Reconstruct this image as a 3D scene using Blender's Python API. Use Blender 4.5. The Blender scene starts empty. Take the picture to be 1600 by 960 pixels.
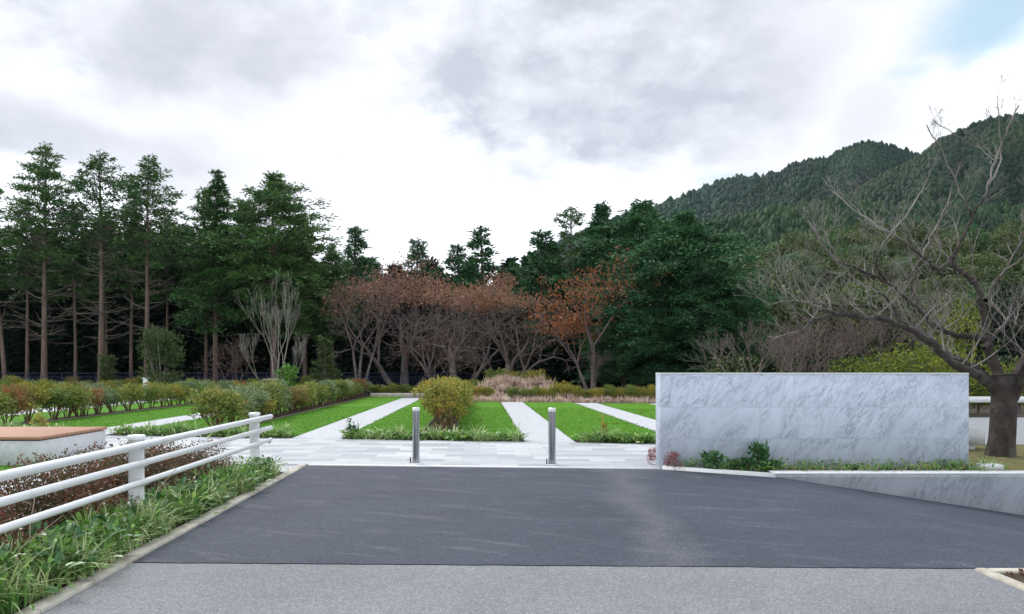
import bpy, math, random
import numpy as np
from mathutils import Vector

# ------------------------------------------------------------------ camera, sky, sun, exposure
F = 1067.0; CH = 1.5; VX = 750.0; HY = 578.0
SC = bpy.context.scene
COL = SC.collection
cam_d = bpy.data.cameras.new("camera"); cam = bpy.data.objects.new("camera", cam_d); COL.objects.link(cam)
cam_d.sensor_width = 36.0; cam_d.lens = 36.0 * F / 1600.0
cam_d.shift_x = (800 - VX) / 1600.0
cam_d.shift_y = (HY - 480) / 1600.0
cam_d.clip_start = 0.05; cam_d.clip_end = 6000
cam.location = (0, 0, CH); cam.rotation_euler = (math.radians(90), 0, 0)
SC.camera = cam
SC.view_settings.view_transform = 'Standard'
SC.view_settings.look = 'None'
SC.view_settings.exposure = 0.62
SC.view_settings.gamma = 1.0
SC.view_settings.use_curve_mapping = False
SUN_EL = math.radians(50); SUN_AZ = math.radians(-35)      # azimuth measured from +Y towards +X

def build_world():
    w = bpy.data.worlds.new("World"); SC.world = w; w.use_nodes = True
    nt = w.node_tree; nt.nodes.clear(); N = nt.nodes.new; L = nt.links.new
    out = N('ShaderNodeOutputWorld'); bg = N('ShaderNodeBackground'); L(bg.outputs[0], out.inputs[0])
    bg.inputs['Strength'].default_value = 0.1
    sky = N('ShaderNodeTexSky'); sky.sky_type = 'NISHITA'; sky.sun_disc = False
    sky.sun_elevation = SUN_EL; sky.sun_rotation = SUN_AZ; sky.altitude = 200
    tc = N('ShaderNodeTexCoord'); D = tc.outputs['Generated']
    def val(v):
        n = N('ShaderNodeValue'); n.outputs[0].default_value = v; return n.outputs[0]
    def m(op, a, b=None, c=None, clamp=False):
        n = N('ShaderNodeMath'); n.operation = op; n.use_clamp = clamp
        for i, x in enumerate((a, b, c)):
            if x is None: continue
            if isinstance(x, (int, float)): n.inputs[i].default_value = x
            else: L(x, n.inputs[i])
        return n.outputs[0]
    def noise(scale, detail, rough, sx=1, sy=1, sz=1, off=(0, 0, 0)):
        mp = N('ShaderNodeMapping'); L(D, mp.inputs[0]); mp.inputs['Scale'].default_value = (sx, sy, sz)
        mp.inputs['Location'].default_value = off
        n = N('ShaderNodeTexNoise'); L(mp.outputs[0], n.inputs['Vector'])
        n.inputs['Scale'].default_value = scale; n.inputs['Detail'].default_value = detail; n.inputs['Roughness'].default_value = rough
        return n.outputs['Fac']
    sp = N('ShaderNodeSeparateXYZ'); L(D, sp.inputs[0])
    az = m('ARCTAN2', sp.outputs[0], sp.outputs[1]); el = m('ARCSINE', sp.outputs[2])
    n1 = noise(3.0, 8, .58, 1, 1, 1.6); n2 = noise(3.0, 8, .58, 1, 1, 1.6, (7, 3, 5)); n3 = noise(11.0, 7, .6, 1, 1, 1.7, (1, 8, 2))
    azw = m('ADD', az, m('MULTIPLY', m('SUBTRACT', n1, .5), .20)); elw = m('ADD', el, m('MULTIPLY', m('SUBTRACT', n2, .5), .15))
    azw = m('ADD', azw, m('MULTIPLY', m('SUBTRACT', n3, .5), .12))
    elw = m('ADD', elw, m('MULTIPLY', m('SUBTRACT', n3, .5), .07))
    def blob(px, py, rx, ry, soft=.5, wt=1.0):
        a = math.atan((px - VX) / F); e = math.atan((HY - py) / F * math.cos(a))
        k = math.cos(a) ** 2 / F
        dx = m('DIVIDE', m('SUBTRACT', azw, a), max(rx * k, .02)); dy = m('DIVIDE', m('SUBTRACT', elw, e), ry * math.cos(e) ** 2 * math.cos(a) / F)
        d = m('SQRT', m('ADD', m('MULTIPLY', dx, dx), m('MULTIPLY', dy, dy)))
        mr = N('ShaderNodeMapRange'); mr.interpolation_type = 'SMOOTHSTEP'; L(d, mr.inputs[0])
        mr.inputs[1].default_value = 1 + soft; mr.inputs[2].default_value = 1 - soft; mr.inputs[3].default_value = 0; mr.inputs[4].default_value = wt
        return mr.outputs[0]
    def mx(lst):
        r = lst[0]
        for x in lst[1:]: r = m('MAXIMUM', r, x)
        return r
    grey = mx([blob(930, 80, 320, 190, .32, 1.0), blob(850, 240, 100, 40, .8, .75), blob(1000, -10, 360, 90, .5, .95), blob(220, 10, 430, 125, .55, .95),
               blob(560, -20, 200, 90, .7, .75), blob(60, 215, 190, 50, .7, .85), blob(255, 240, 110, 40, .8, .6), blob(420, 110, 130, 30, .8, .5), blob(700, 150, 130, 80, .8, .7), blob(1130, 245, 90, 25, .9, .3),
               blob(1330, 175, 60, 55, .8, .4), blob(860, 355, 60, 25, .8, .35), blob(-300, 60, 300, 200, .6, .6)])
    gn = noise(2.2, 9, .55, 1, 1, 1.5, (3, 3, 9))
    rest = N('ShaderNodeMapRange'); rest.interpolation_type = 'SMOOTHSTEP'; L(gn, rest.inputs[0]); rest.inputs[1].default_value = .46; rest.inputs[2].default_value = .62
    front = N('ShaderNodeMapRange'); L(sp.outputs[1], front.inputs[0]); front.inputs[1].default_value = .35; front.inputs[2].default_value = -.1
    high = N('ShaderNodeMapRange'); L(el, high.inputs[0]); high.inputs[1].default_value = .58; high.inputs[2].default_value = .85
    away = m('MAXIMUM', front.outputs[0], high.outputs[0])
    grey = m('MAXIMUM', grey, m('MULTIPLY', m('MULTIPLY', rest.outputs[0], away), .7))
    grey = m('MULTIPLY', grey, m('MULTIPLY_ADD', m('SUBTRACT', m('ADD', m('MULTIPLY', n3, .6), m('MULTIPLY', n2, .4)), .5), 1.9, .84), clamp=True)
    cr = N('ShaderNodeMix'); cr.data_type = 'RGBA'; L(grey, cr.inputs[0])
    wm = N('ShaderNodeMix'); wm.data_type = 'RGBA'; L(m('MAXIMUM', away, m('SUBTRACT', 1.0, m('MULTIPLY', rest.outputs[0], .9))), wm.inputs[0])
    wm.inputs[6].default_value = (6.5, 6.6, 7.0, 1); wm.inputs[7].default_value = (10.4, 10.7, 11.4, 1); L(wm.outputs[2], cr.inputs[6]); cr.inputs[7].default_value = (4.2, 4.4, 5.0, 1)  # clouds out of view set brighter to keep the scene lit
    blue = mx([blob(1560, 0, 125, 75, .7), blob(1410, 100, 35, 22, .8, .5), blob(1135, 258, 60, 18, .8, .55), blob(518, 240, 22, 14, .8, .4), blob(1700, 120, 80, 60, .6, .6)])
    bl2 = N('ShaderNodeMapRange'); bl2.interpolation_type = 'SMOOTHSTEP'; L(noise(1.8, 8, .55, 1, 1, 1.4, (9, 1, 4)), bl2.inputs[0]); bl2.inputs[1].default_value = .5; bl2.inputs[2].default_value = .62
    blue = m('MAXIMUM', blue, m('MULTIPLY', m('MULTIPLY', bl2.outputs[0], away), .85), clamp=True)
    skb = N('ShaderNodeMix'); skb.data_type = 'RGBA'; skb.blend_type = 'ADD'; skb.inputs[0].default_value = 1
    sc = N('ShaderNodeMix'); sc.data_type = 'RGBA'; sc.blend_type = 'MULTIPLY'; sc.inputs[0].default_value = 1; L(sky.outputs[0], sc.inputs[6]); sc.inputs[7].default_value = (.45, .45, .45, 1)
    L(sc.outputs[2], skb.inputs[6]); skb.inputs[7].default_value = (2.9, 3.8, 4.1, 1)     # thin high veil in the gaps
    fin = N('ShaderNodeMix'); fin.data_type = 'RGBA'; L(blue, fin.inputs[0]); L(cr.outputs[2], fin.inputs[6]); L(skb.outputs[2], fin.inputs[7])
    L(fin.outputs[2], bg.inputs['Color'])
build_world()
sd = bpy.data.lights.new("sun", 'SUN'); sd.energy = 1.5; sd.angle = math.radians(18); sd.color = (1, .97, .92)
sun = bpy.data.objects.new("sun", sd); COL.objects.link(sun)
_d = Vector((math.sin(SUN_AZ) * math.cos(SUN_EL), math.cos(SUN_AZ) * math.cos(SUN_EL), math.sin(SUN_EL)))
sun.rotation_euler = _d.to_track_quat('Z', 'Y').to_euler(); sun.location = (0, 0, 60)
SC.cycles.use_denoising = True
SC.cycles.max_bounces = 6; SC.cycles.diffuse_bounces = 3; SC.cycles.glossy_bounces = 2; SC.cycles.transmission_bounces = 2; SC.cycles.transparent_max_bounces = 4
SC.cycles.volume_bounces = 0

RN = np.random.default_rng(7)
R = random.Random(5)
# ------------------------------------------------------------------ helpers
def P(px, py, d): return ((px - VX) / F * d, d, CH + (HY - py) / F * d)
def GX(px, d): return (px - VX) / F * d

def mk_mesh(name, V, F4=None, F3=None, smooth=False):
    me = bpy.data.meshes.new(name)
    V = np.asarray(V, dtype=np.float32).reshape(-1, 3)
    n4 = 0 if F4 is None else len(F4); n3 = 0 if F3 is None else len(F3)
    me.vertices.add(len(V)); me.vertices.foreach_set('co', V.ravel())
    me.loops.add(n4 * 4 + n3 * 3); me.polygons.add(n4 + n3)
    idx = []
    if n4: idx.append(np.asarray(F4, dtype=np.int32).ravel())
    if n3: idx.append(np.asarray(F3, dtype=np.int32).ravel())
    me.loops.foreach_set('vertex_index', np.concatenate(idx))
    st = np.concatenate([np.arange(n4) * 4, n4 * 4 + np.arange(n3) * 3]).astype(np.int32)
    me.polygons.foreach_set('loop_start', st)
    if smooth: me.polygons.foreach_set('use_smooth', np.ones(n4 + n3, dtype=bool))
    me.update(calc_edges=True)
    return me

def add(name, me, mat=None, parent=None, loc=None):
    if mat is not None and len(me.materials) == 0: me.materials.append(mat)
    o = bpy.data.objects.new(name, me); COL.objects.link(o)
    if parent: o.parent = parent
    if loc: o.location = loc
    return o
def tag(o, label=None, cat=None, group=None, kind=None):
    if label: o['label'] = label
    if cat: o['category'] = cat
    if group: o['group'] = group
    if kind: o['kind'] = kind
    return o
def thing(name, loc, label, cat, group=None, rz=0):
    o = bpy.data.objects.new(name, None); COL.objects.link(o); o.location = loc; o.rotation_euler = (0, 0, rz)
    o.empty_display_size = .1
    return tag(o, label, cat, group)
def copy_tree(root, loc, rz=0, scale=None, label=None, group=None):
    r = root.copy(); COL.objects.link(r); r.location = loc; r.rotation_euler = (0, 0, rz)
    if scale is not None: r.scale = scale if hasattr(scale, '__len__') else (scale,) * 3
    if label: r['label'] = label
    if group: r['group'] = group
    for ch in list(root.children):
        c = ch.copy(); COL.objects.link(c); c.parent = r
        for g in list(ch.children):
            d = g.copy(); COL.objects.link(d); d.parent = c
    return r

class MB:
    """collects geometry, builds ONE mesh"""
    def __init__(s): s.V = []; s.Q = []; s.T = []; s.n = 0
    def raw(s, V, Q=None, T=None):
        V = np.asarray(V, dtype=float).reshape(-1, 3)
        s.V.append(V)
        if Q is not None and len(Q): s.Q.append(np.asarray(Q, dtype=int) + s.n)
        if T is not None and len(T): s.T.append(np.asarray(T, dtype=int) + s.n)
        s.n += len(V); return s
    def box(s, x0, x1, y0, y1, z0, z1, bev=0.0):
        if bev <= 0:
            V = [(x, y, z) for z in (z0, z1) for (x, y) in ((x0, y0), (x1, y0), (x1, y1), (x0, y1))]
            Q = [(0, 3, 2, 1), (4, 5, 6, 7), (0, 1, 5, 4), (1, 2, 6, 5), (2, 3, 7, 6), (3, 0, 4, 7)]
            return s.raw(V, Q)
        b = bev
        def ring(i, z): return [(x0 + i, y0 + i, z), (x1 - i, y0 + i, z), (x1 - i, y1 - i, z), (x0 + i, y1 - i, z)]
        # chamfered corners too
        def oct_(i, z):
            a0, a1, c0, c1 = x0 + i, x1 - i, y0 + i, y1 - i
            return [(a0 + b, c0, z), (a1 - b, c0, z), (a1, c0 + b, z), (a1, c1 - b, z), (a1 - b, c1, z), (a0 + b, c1, z), (a0, c1 - b, z), (a0, c0 + b, z)]
        V = oct_(b, z0) + oct_(0, z0 + b) + oct_(0, z1 - b) + oct_(b, z1)
        Q = []
        for r in range(3):
            for k in range(8):
                a = r * 8 + k; c = r * 8 + (k + 1) % 8
                Q.append((a, c, c + 8, a + 8))
        for base, rev in ((0, True), (24, False)):
            q = [(0, 1, 2, 3), (0, 3, 4, 7), (4, 5, 6, 7)]
            for f in q:
                f = tuple(base + i for i in f); Q.append(f[::-1] if rev else f)
        return s.raw(V, Q)
    def tube(s, pts, rad, sides=8, cap=True):
        pts = np.asarray(pts, dtype=float); n = len(pts)
        rad = np.broadcast_to(np.asarray(rad, dtype=float), (n,))
        T = np.gradient(pts, axis=0); T /= np.linalg.norm(T, axis=1)[:, None] + 1e-9
        ref = np.array((0, 0, 1.)) if abs(T.mean(0)[2]) < .8 * np.linalg.norm(T.mean(0)) else np.array((1., 0, 0))
        U = np.cross(T, ref); U /= np.linalg.norm(U, axis=1)[:, None] + 1e-9
        W = np.cross(T, U)
        a = np.arange(sides) / sides * 2 * np.pi
        V = pts[:, None] + rad[:, None, None] * (np.cos(a)[None, :, None] * U[:, None] + np.sin(a)[None, :, None] * W[:, None])
        i = np.arange(n - 1)[:, None] * sides; k = np.arange(sides)[None]; k2 = (k + 1) % sides
        Q = np.stack([i + k, i + k2, i + sides + k2, i + sides + k], -1).reshape(-1, 4)
        V = V.reshape(-1, 3); Tt = []
        if cap:
            V = np.vstack([V, pts[:1], pts[-1:]]); b = n * sides
            for q in range(sides):
                Tt.append((b, (q + 1) % sides, q)); Tt.append((b + 1, (n - 1) * sides + q, (n - 1) * sides + (q + 1) % sides))
        return s.raw(V, Q[:, ::-1], Tt)
    def leaves(s, C, D, ln, wd, fold=0.0):
        """diamond leaves: base C, unit direction D"""
        C = np.asarray(C, float); D = np.asarray(D, float); n = len(C)
        D = D / (np.linalg.norm(D, axis=1)[:, None] + 1e-9)
        A = RN.normal(size=(n, 3)); W = np.cross(D, A); W /= np.linalg.norm(W, axis=1)[:, None] + 1e-9
        ln = np.broadcast_to(ln, (n,))[:, None]; wd = np.broadcast_to(wd, (n,))[:, None]
        M = C + D * ln * .45
        V = np.stack([C, M + W * wd * .5, C + D * ln, M - W * wd * .5], 1).reshape(-1, 3)
        Q = np.arange(n * 4).reshape(-1, 4)
        return s.raw(V, Q)
    def mesh(s, name, smooth=False):
        V = np.vstack(s.V); Q = np.vstack(s.Q) if s.Q else None; T = np.vstack(s.T) if s.T else None
        return mk_mesh(name, V, Q, T, smooth)
    def build(s, name, mat, parent=None, smooth=False, loc=None):
        return add(name, s.mesh(name, smooth), mat, parent, loc)

# ------------------------------------------------------------------ materials
def new_mat(name):
    m = bpy.data.materials.new(name); m.use_nodes = True; nt = m.node_tree; nt.nodes.clear()
    out = nt.nodes.new('ShaderNodeOutputMaterial'); b = nt.nodes.new('ShaderNodeBsdfPrincipled')
    nt.links.new(b.outputs[0], out.inputs[0]); return m, nt, b
def ramp(nt, fac, stops, interp='LINEAR'):
    r = nt.nodes.new('ShaderNodeValToRGB'); r.color_ramp.interpolation = interp
    e = r.color_ramp.elements
    while len(e) < len(stops): e.new(.5)
    for i, (p, c) in enumerate(stops): e[i].position = p; e[i].color = (*c, 1)
    nt.links.new(fac, r.inputs[0]); return r.outputs[0]
def nnoise(nt, scale, detail=6, rough=.55, sc=(1, 1, 1), rot=(0, 0, 0), dist=0, vec=None, obj=True):
    mp = nt.nodes.new('ShaderNodeMapping')
    if vec is None:
        tc = nt.nodes.new('ShaderNodeTexCoord'); vec = tc.outputs['Object']
    if any(rot):
        mr = nt.nodes.new('ShaderNodeMapping'); nt.links.new(vec, mr.inputs[0]); mr.inputs['Rotation'].default_value = rot; vec = mr.outputs[0]; rot = (0, 0, 0)
    nt.links.new(vec, mp.inputs[0]); mp.inputs['Scale'].default_value = sc; mp.inputs['Rotation'].default_value = rot
    n = nt.nodes.new('ShaderNodeTexNoise'); nt.links.new(mp.outputs[0], n.inputs['Vector'])
    n.inputs['Scale'].default_value = scale; n.inputs['Detail'].default_value = detail; n.inputs['Roughness'].default_value = rough; n.inputs['Distortion'].default_value = dist
    return n.outputs['Fac']
def mixc(nt, fac, a, b, mode='MIX'):
    n = nt.nodes.new('ShaderNodeMix'); n.data_type = 'RGBA'; n.blend_type = mode
    for i, x in ((0, fac), (6, a), (7, b)):
        if isinstance(x, (int, float)): n.inputs[i].default_value = x
        elif isinstance(x, tuple): n.inputs[i].default_value = (*x, 1)
        else: nt.links.new(x, n.inputs[i])
    return n.outputs[2]
def mathn(nt, op, a, b=0.0, clamp=False):
    n = nt.nodes.new('ShaderNodeMath'); n.operation = op; n.use_clamp = clamp
    for i, x in ((0, a), (1, b)):
        if isinstance(x, (int, float)): n.inputs[i].default_value = x
        else: nt.links.new(x, n.inputs[i])
    return n.outputs[0]
def bump(nt, b, h, strength=.3, dist=.01):
    n = nt.nodes.new('ShaderNodeBump'); n.inputs['Strength'].default_value = strength; n.inputs['Distance'].default_value = dist
    nt.links.new(h, n.inputs['Height']); nt.links.new(n.outputs[0], b.inputs['Normal'])
def leaf_mat(name, stops, rough=.55, trans=.25, spec=.3, big=None, clump=1.2, isl=.5):
    """leaf colour varies by leaf and by soft clump"""
    m, nt, b = new_mat(name)
    g = nt.nodes.new('ShaderNodeNewGeometry'); oi = nt.nodes.new('ShaderNodeObjectInfo')
    n = nnoise(nt, clump, 3, .6)
    f = mathn(nt, 'ADD', mathn(nt, 'MULTIPLY', g.outputs['Random Per Island'], isl), mathn(nt, 'MULTIPLY', mathn(nt, 'SUBTRACT', n, .3), 1.25))
    f = mathn(nt, 'ADD', f, mathn(nt, 'MULTIPLY', mathn(nt, 'SUBTRACT', oi.outputs['Random'], .5), .25), True)
    c = ramp(nt, f, stops)
    nt.links.new(c, b.inputs['Base Color']); b.inputs['Roughness'].default_value = rough; b.inputs['Specular IOR Level'].default_value = spec
    if trans:
        tr = nt.nodes.new('ShaderNodeBsdfTranslucent'); nt.links.new(c, tr.inputs[0])
        mx = nt.nodes.new('ShaderNodeMixShader'); mx.inputs[0].default_value = trans
        out = [x for x in nt.nodes if x.type == 'OUTPUT_MATERIAL'][0]
        nt.links.new(b.outputs[0], mx.inputs[1]); nt.links.new(tr.outputs[0], mx.inputs[2]); nt.links.new(mx.outputs[0], out.inputs[0])
    return m
def simple(name, stops, scale=8, rough=.7, metal=0, bstr=.2, bdist=.01, sc=(1, 1, 1), spec=.4, detail=6):
    m, nt, b = new_mat(name)
    n = nnoise(nt, scale, detail, .6, sc)
    nt.links.new(ramp(nt, n, stops), b.inputs['Base Color']); b.inputs['Roughness'].default_value = rough
    b.inputs['Metallic'].default_value = metal; b.inputs['Specular IOR Level'].default_value = spec
    if bstr: bump(nt, b, n, bstr, bdist)
    return m

def mat_asphalt(name, dark, light, speck, tint_lines=True):
    m, nt, b = new_mat(name)
    big = nnoise(nt, .55, 6, .6, (1, 2.0, 1), (0, 0, -.25), .6); fine = nnoise(nt, 90, 3, .7); mid = nnoise(nt, 6, 6, .65, (1, 2.5, 1), (0, 0, -.2))
    c = ramp(nt, big, [(.3, dark), (.72, light)])
    c = mixc(nt, .35, c, ramp(nt, mid, [(.3, dark), (.7, light)]))
    if tint_lines:   # dusty tyre-scuffed patch
        tc = nt.nodes.new('ShaderNodeTexCoord'); sp = nt.nodes.new('ShaderNodeSeparateXYZ'); nt.links.new(tc.outputs['Object'], sp.inputs[0])
        w = nnoise(nt, 1.1, 5, .6)
        cx = mathn(nt, 'ADD', mathn(nt, 'MULTIPLY', mathn(nt, 'SUBTRACT', sp.outputs[1], 6.0), .12), 1.55)
        dx = mathn(nt, 'ABSOLUTE', mathn(nt, 'ADD', mathn(nt, 'SUBTRACT', sp.outputs[0], cx), mathn(nt, 'MULTIPLY', mathn(nt, 'SUBTRACT', w, .5), 1.2)))
        f = mathn(nt, 'MULTIPLY', mathn(nt, 'SUBTRACT', .42, dx, True), 1.5, True)
        c = mixc(nt, f, c, (.115, .12, .14))
        st = nnoise(nt, 1.7, 7, .62, (.7, 3.2, 1), (0, 0, .35), .4)
        c = mixc(nt, mathn(nt, 'MULTIPLY', mathn(nt, 'SUBTRACT', st, .54, True), 4.0, True), c, (.115, .117, .14))
    v = nt.nodes.new('ShaderNodeTexVoronoi'); v.inputs['Scale'].default_value = 120
    tc2 = nt.nodes.new('ShaderNodeTexCoord'); nt.links.new(tc2.outputs['Object'], v.inputs['Vector'])
    sv = nt.nodes.new('ShaderNodeSeparateColor'); nt.links.new(v.outputs['Color'], sv.inputs[0])
    c = mixc(nt, speck, c, mixc(nt, 1.0, c, ramp(nt, sv.outputs[0], [(0, (.45, .45, .45)), (.7, (1, 1, 1)), (1, (1.9, 1.9, 1.9))]), 'MULTIPLY'))
    nt.links.new(c, b.inputs['Base Color']); b.inputs['Roughness'].default_value = .75; b.inputs['Specular IOR Level'].default_value = .35
    bump(nt, b, mathn(nt, 'ADD', fine, mathn(nt, 'MULTIPLY', sv.outputs[1], .6)), .5, .006)
    return m
def mat_marble(name, base, vein, sx=1.0, panel=None, contrast=1.0, rot=-.62):
    m, nt, b = new_mat(name)
    tc = nt.nodes.new('ShaderNodeTexCoord')
    oi = tc.outputs['Object']
    w = nnoise(nt, 1.5, 5, .6)
    add_ = nt.nodes.new('ShaderNodeVectorMath'); add_.operation = 'ADD'; nt.links.new(oi, add_.inputs[0])
    if panel:
        pw, ph, ox, oz = panel   # each panel cut from another place of the block
        br = nt.nodes.new('ShaderNodeTexBrick'); 
        cb = nt.nodes.new('ShaderNodeCombineXYZ'); sp = nt.nodes.new('ShaderNodeSeparateXYZ'); nt.links.new(oi, sp.inputs[0])
        nt.links.new(mathn(nt, 'ADD', sp.outputs[0], ox), cb.inputs[0]); nt.links.new(mathn(nt, 'ADD', sp.outputs[2], oz), cb.inputs[1])
        nt.links.new(cb.outputs[0], br.inputs['Vector']); br.inputs['Scale'].default_value = 1; br.inputs['Brick Width'].default_value = pw; br.inputs['Row Height'].default_value = ph
        br.inputs['Mortar Size'].default_value = .0035; br.inputs['Mortar Smooth'].default_value = .3; br.offset = .45; br.offset_frequency = 2
        br.inputs['Color1'].default_value = (0, 0, 0, 1); br.inputs['Color2'].default_value = (3, 2, 4, 1); br.inputs['Mortar'].default_value = (0, 0, 0, 1)
        nt.links.new(br.outputs['Color'], add_.inputs[1])
    vec = add_.outputs[0]
    # stretched noise along a slanted direction
    a1 = nnoise(nt, 3.2, 9, .66, (3.0, 2.0, .75), (0, rot, 0), 1.5, vec)
    mp = nnoise(nt, 1.2, 5, .6, (1.4, 1, .6), (0, rot, 0), 1.8, vec)
    a2 = nnoise(nt, 6.0, 8, .7, (3.0, 1.5, .5), (0, rot + .12, 0), 2.4, vec)
    def ridge(x, wd): return mathn(nt, 'SUBTRACT', 1.0, mathn(nt, 'MULTIPLY', mathn(nt, 'ABSOLUTE', mathn(nt, 'SUBTRACT', x, .5)), wd), True)
    v1 = mathn(nt, 'MULTIPLY', ridge(a1, 17), mathn(nt, 'MULTIPLY', mathn(nt, 'SUBTRACT', mp, .36, True), 3.4, True))
    v2 = mathn(nt, 'MULTIPLY', ridge(a2, 11), .55)
    v = mathn(nt, 'ADD', v1, mathn(nt, 'MULTIPLY', v2, mathn(nt, 'MULTIPLY', mathn(nt, 'SUBTRACT', mp, .3, True), 3, True)), True)
    cl = nnoise(nt, 1.1, 6, .6, (2, 1, .8), (0, rot, 0), 1, vec)
    c = ramp(nt, cl, [(.3, tuple(x * .86 for x in base)), (.7, base)])
    c = mixc(nt, mathn(nt, 'MULTIPLY', v, contrast, True), c, vein)
    if panel: c = mixc(nt, mathn(nt, 'MULTIPLY', br.outputs['Fac'], .28), c, (.24, .25, .27))
    nt.links.new(c, b.inputs['Base Color']); b.inputs['Roughness'].default_value = .5; b.inputs['Specular IOR Level'].default_value = .4
    if panel: bump(nt, b, mathn(nt, 'SUBTRACT', 1.0, br.outputs['Fac']), .4, .004)
    return m
def mat_paving():
    m, nt, b = new_mat('paving_slabs')
    tc = nt.nodes.new('ShaderNodeTexCoord'); br = nt.nodes.new('ShaderNodeTexBrick'); nt.links.new(tc.outputs['Object'], br.inputs['Vector'])
    br.inputs['Scale'].default_value = 1; br.inputs['Brick Width'].default_value = .6; br.inputs['Row Height'].default_value = .3; br.offset = .5
    br.inputs['Mortar Size'].default_value = .004; br.inputs['Bias'].default_value = 0
    br.inputs['Color1'].default_value = (.32, .335, .365, 1); br.inputs['Color2'].default_value = (.54, .55, .57, 1); br.inputs['Mortar'].default_value = (.33, .33, .34, 1)
    n = nnoise(nt, 30, 5, .7); n2 = nnoise(nt, .8, 4, .6)
    c = mixc(nt, 1.0, br.outputs['Color'], ramp(nt, n, [(.3, (.86, .86, .86)), (.7, (1.08, 1.08, 1.08))]), 'MULTIPLY')
    c = mixc(nt, 1.0, c, ramp(nt, n2, [(.3, (.9, .9, .9)), (.7, (1.03, 1.03, 1.03))]), 'MULTIPLY')
    nt.links.new(c, b.inputs['Base Color']); b.inputs['Roughness'].default_value = .7
    bump(nt, b, mathn(nt, 'SUBTRACT', 1.0, br.outputs['Fac']), .3, .003)
    return m
def mat_lawn():
    m, nt, b = new_mat('lawn_turf')
    f = nnoise(nt, 60, 4, .75, (1, .6, 1)); g = nnoise(nt, 1.6, 6, .6)
    h = nnoise(nt, .5, 3, .5)
    c = ramp(nt, f, [(.3, (.045, .15, .004)), (.5, (.085, .25, .008)), (.72, (.15, .36, .022))])
    c = mixc(nt, 1.0, c, ramp(nt, g, [(.3, (.78, .82, .8)), (.7, (1.18, 1.08, 1.3))]), 'MULTIPLY')
    w_ = nnoise(nt, 4.5, 6, .65)
    c = mixc(nt, mathn(nt, 'MULTIPLY', mathn(nt, 'SUBTRACT', w_, .58, True), 2.2, True), c, (.22, .26, .05))
    nt.links.new(c, b.inputs['Base Color']); b.inputs['Roughness'].default_value = .8; b.inputs['Specular IOR Level'].default_value = .15
    bump(nt, b, f, .9, .03)
    return m

M = {}
M['asphalt_dark'] = mat_asphalt('asphalt_dark', (.034, .041, .060), (.060, .069, .094), .75)
M['asphalt_old'] = mat_asphalt('asphalt_old', (.17, .175, .187), (.24, .245, .258), .55, False)
M['marble'] = mat_marble('marble_wall', (.64, .71, .81), (.25, .29, .36), panel=(.93, .475, .35, .02), contrast=.8)
M['marble_low'] = mat_marble('marble_low', (.56, .61, .66), (.26, .30, .35), contrast=.75, rot=-.5)
M['marble_bench'] = mat_marble('marble_bench', (.70, .70, .71), (.36, .38, .42), contrast=.6)
M['stone_cap'] = simple('stone_cap', [(.3, (.66, .67, .68)), (.7, (.78, .78, .78))], 12)
M['paving'] = mat_paving()
M['path'] = simple('path_slab', [(.3, (.41, .42, .45)), (.7, (.53, .54, .56))], 5, .75)
M['kerb_white'] = simple('kerb_white', [(.3, (.62, .62, .62)), (.7, (.76, .76, .75))], 9, .8)
M['kerb_old'] = simple('kerb_old', [(.3, (.30, .27, .22)), (.5, (.46, .43, .36)), (.75, (.58, .55, .48))], 5, .85, bstr=.4)
M['soil'] = simple('soil', [(.3, (.025, .016, .011)), (.7, (.085, .055, .038))], 14, .95, bstr=.9, bdist=.04)
M['forest_floor'] = simple('forest_floor', [(.3, (.03, .024, .016)), (.7, (.07, .055, .035))], 2, .95, bstr=.6, bdist=.1)
M['moss'] = simple('moss_ground', [(.3, (.07, .055, .02)), (.5, (.12, .10, .03)), (.7, (.10, .13, .03))], 5, .95, bstr=.9, bdist=.05)
M['lawn'] = mat_lawn()
M['grey_road'] = simple('grey_road', [(.3, (.20, .21, .225)), (.7, (.26, .27, .285))], 6, .8)
M['white_paint'] = simple('white_paint', [(.28, (.66, .67, .68)), (.42, (.77, .78, .79)), (.7, (.82, .82, .83))], 7, .32, bstr=.02, spec=.5)
M['steel'] = simple('brushed_steel', [(.3, (.33, .34, .37)), (.7, (.47, .48, .51))], 20, .24, metal=1.0, bstr=.03, sc=(1, 1, .05))
M['cap_steel'] = simple('bright_cap', [(.3, (.68, .68, .68)), (.7, (.80, .80, .80))], 20, .35, metal=.3, bstr=0)
M['dark_metal'] = simple('navy_metal', [(.3, (.022, .026, .06)), (.7, (.035, .04, .09))], 6, .45, metal=.3, bstr=0)
M['black'] = simple('black_gap', [(.3, (.012, .012, .012)), (.7, (.02, .02, .02))], 6, .6, bstr=0)
M['bark_cedar'] = simple('bark_cedar', [(.3, (.085, .058, .045)), (.7, (.24, .17, .135))], 9, .95, bstr=.7, bdist=.03, sc=(1, 1, .12))
M['bark_dead'] = simple('bark_dead', [(.3, (.12, .095, .08)), (.7, (.2, .165, .14))], 9, .95, bstr=.3)
M['bark_grey'] = simple('bark_grey', [(.3, (.10, .085, .075)), (.7, (.22, .19, .17))], 6, .95, bstr=.6, bdist=.02)
M['bark_pale'] = simple('bark_pale', [(.3, (.20, .18, .155)), (.7, (.36, .33, .29))], 6, .9, bstr=.3)
M['bark_twig'] = simple('bark_twig', [(.3, (.10, .072, .068)), (.7, (.21, .16, .15))], 3, .9, bstr=0)
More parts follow.
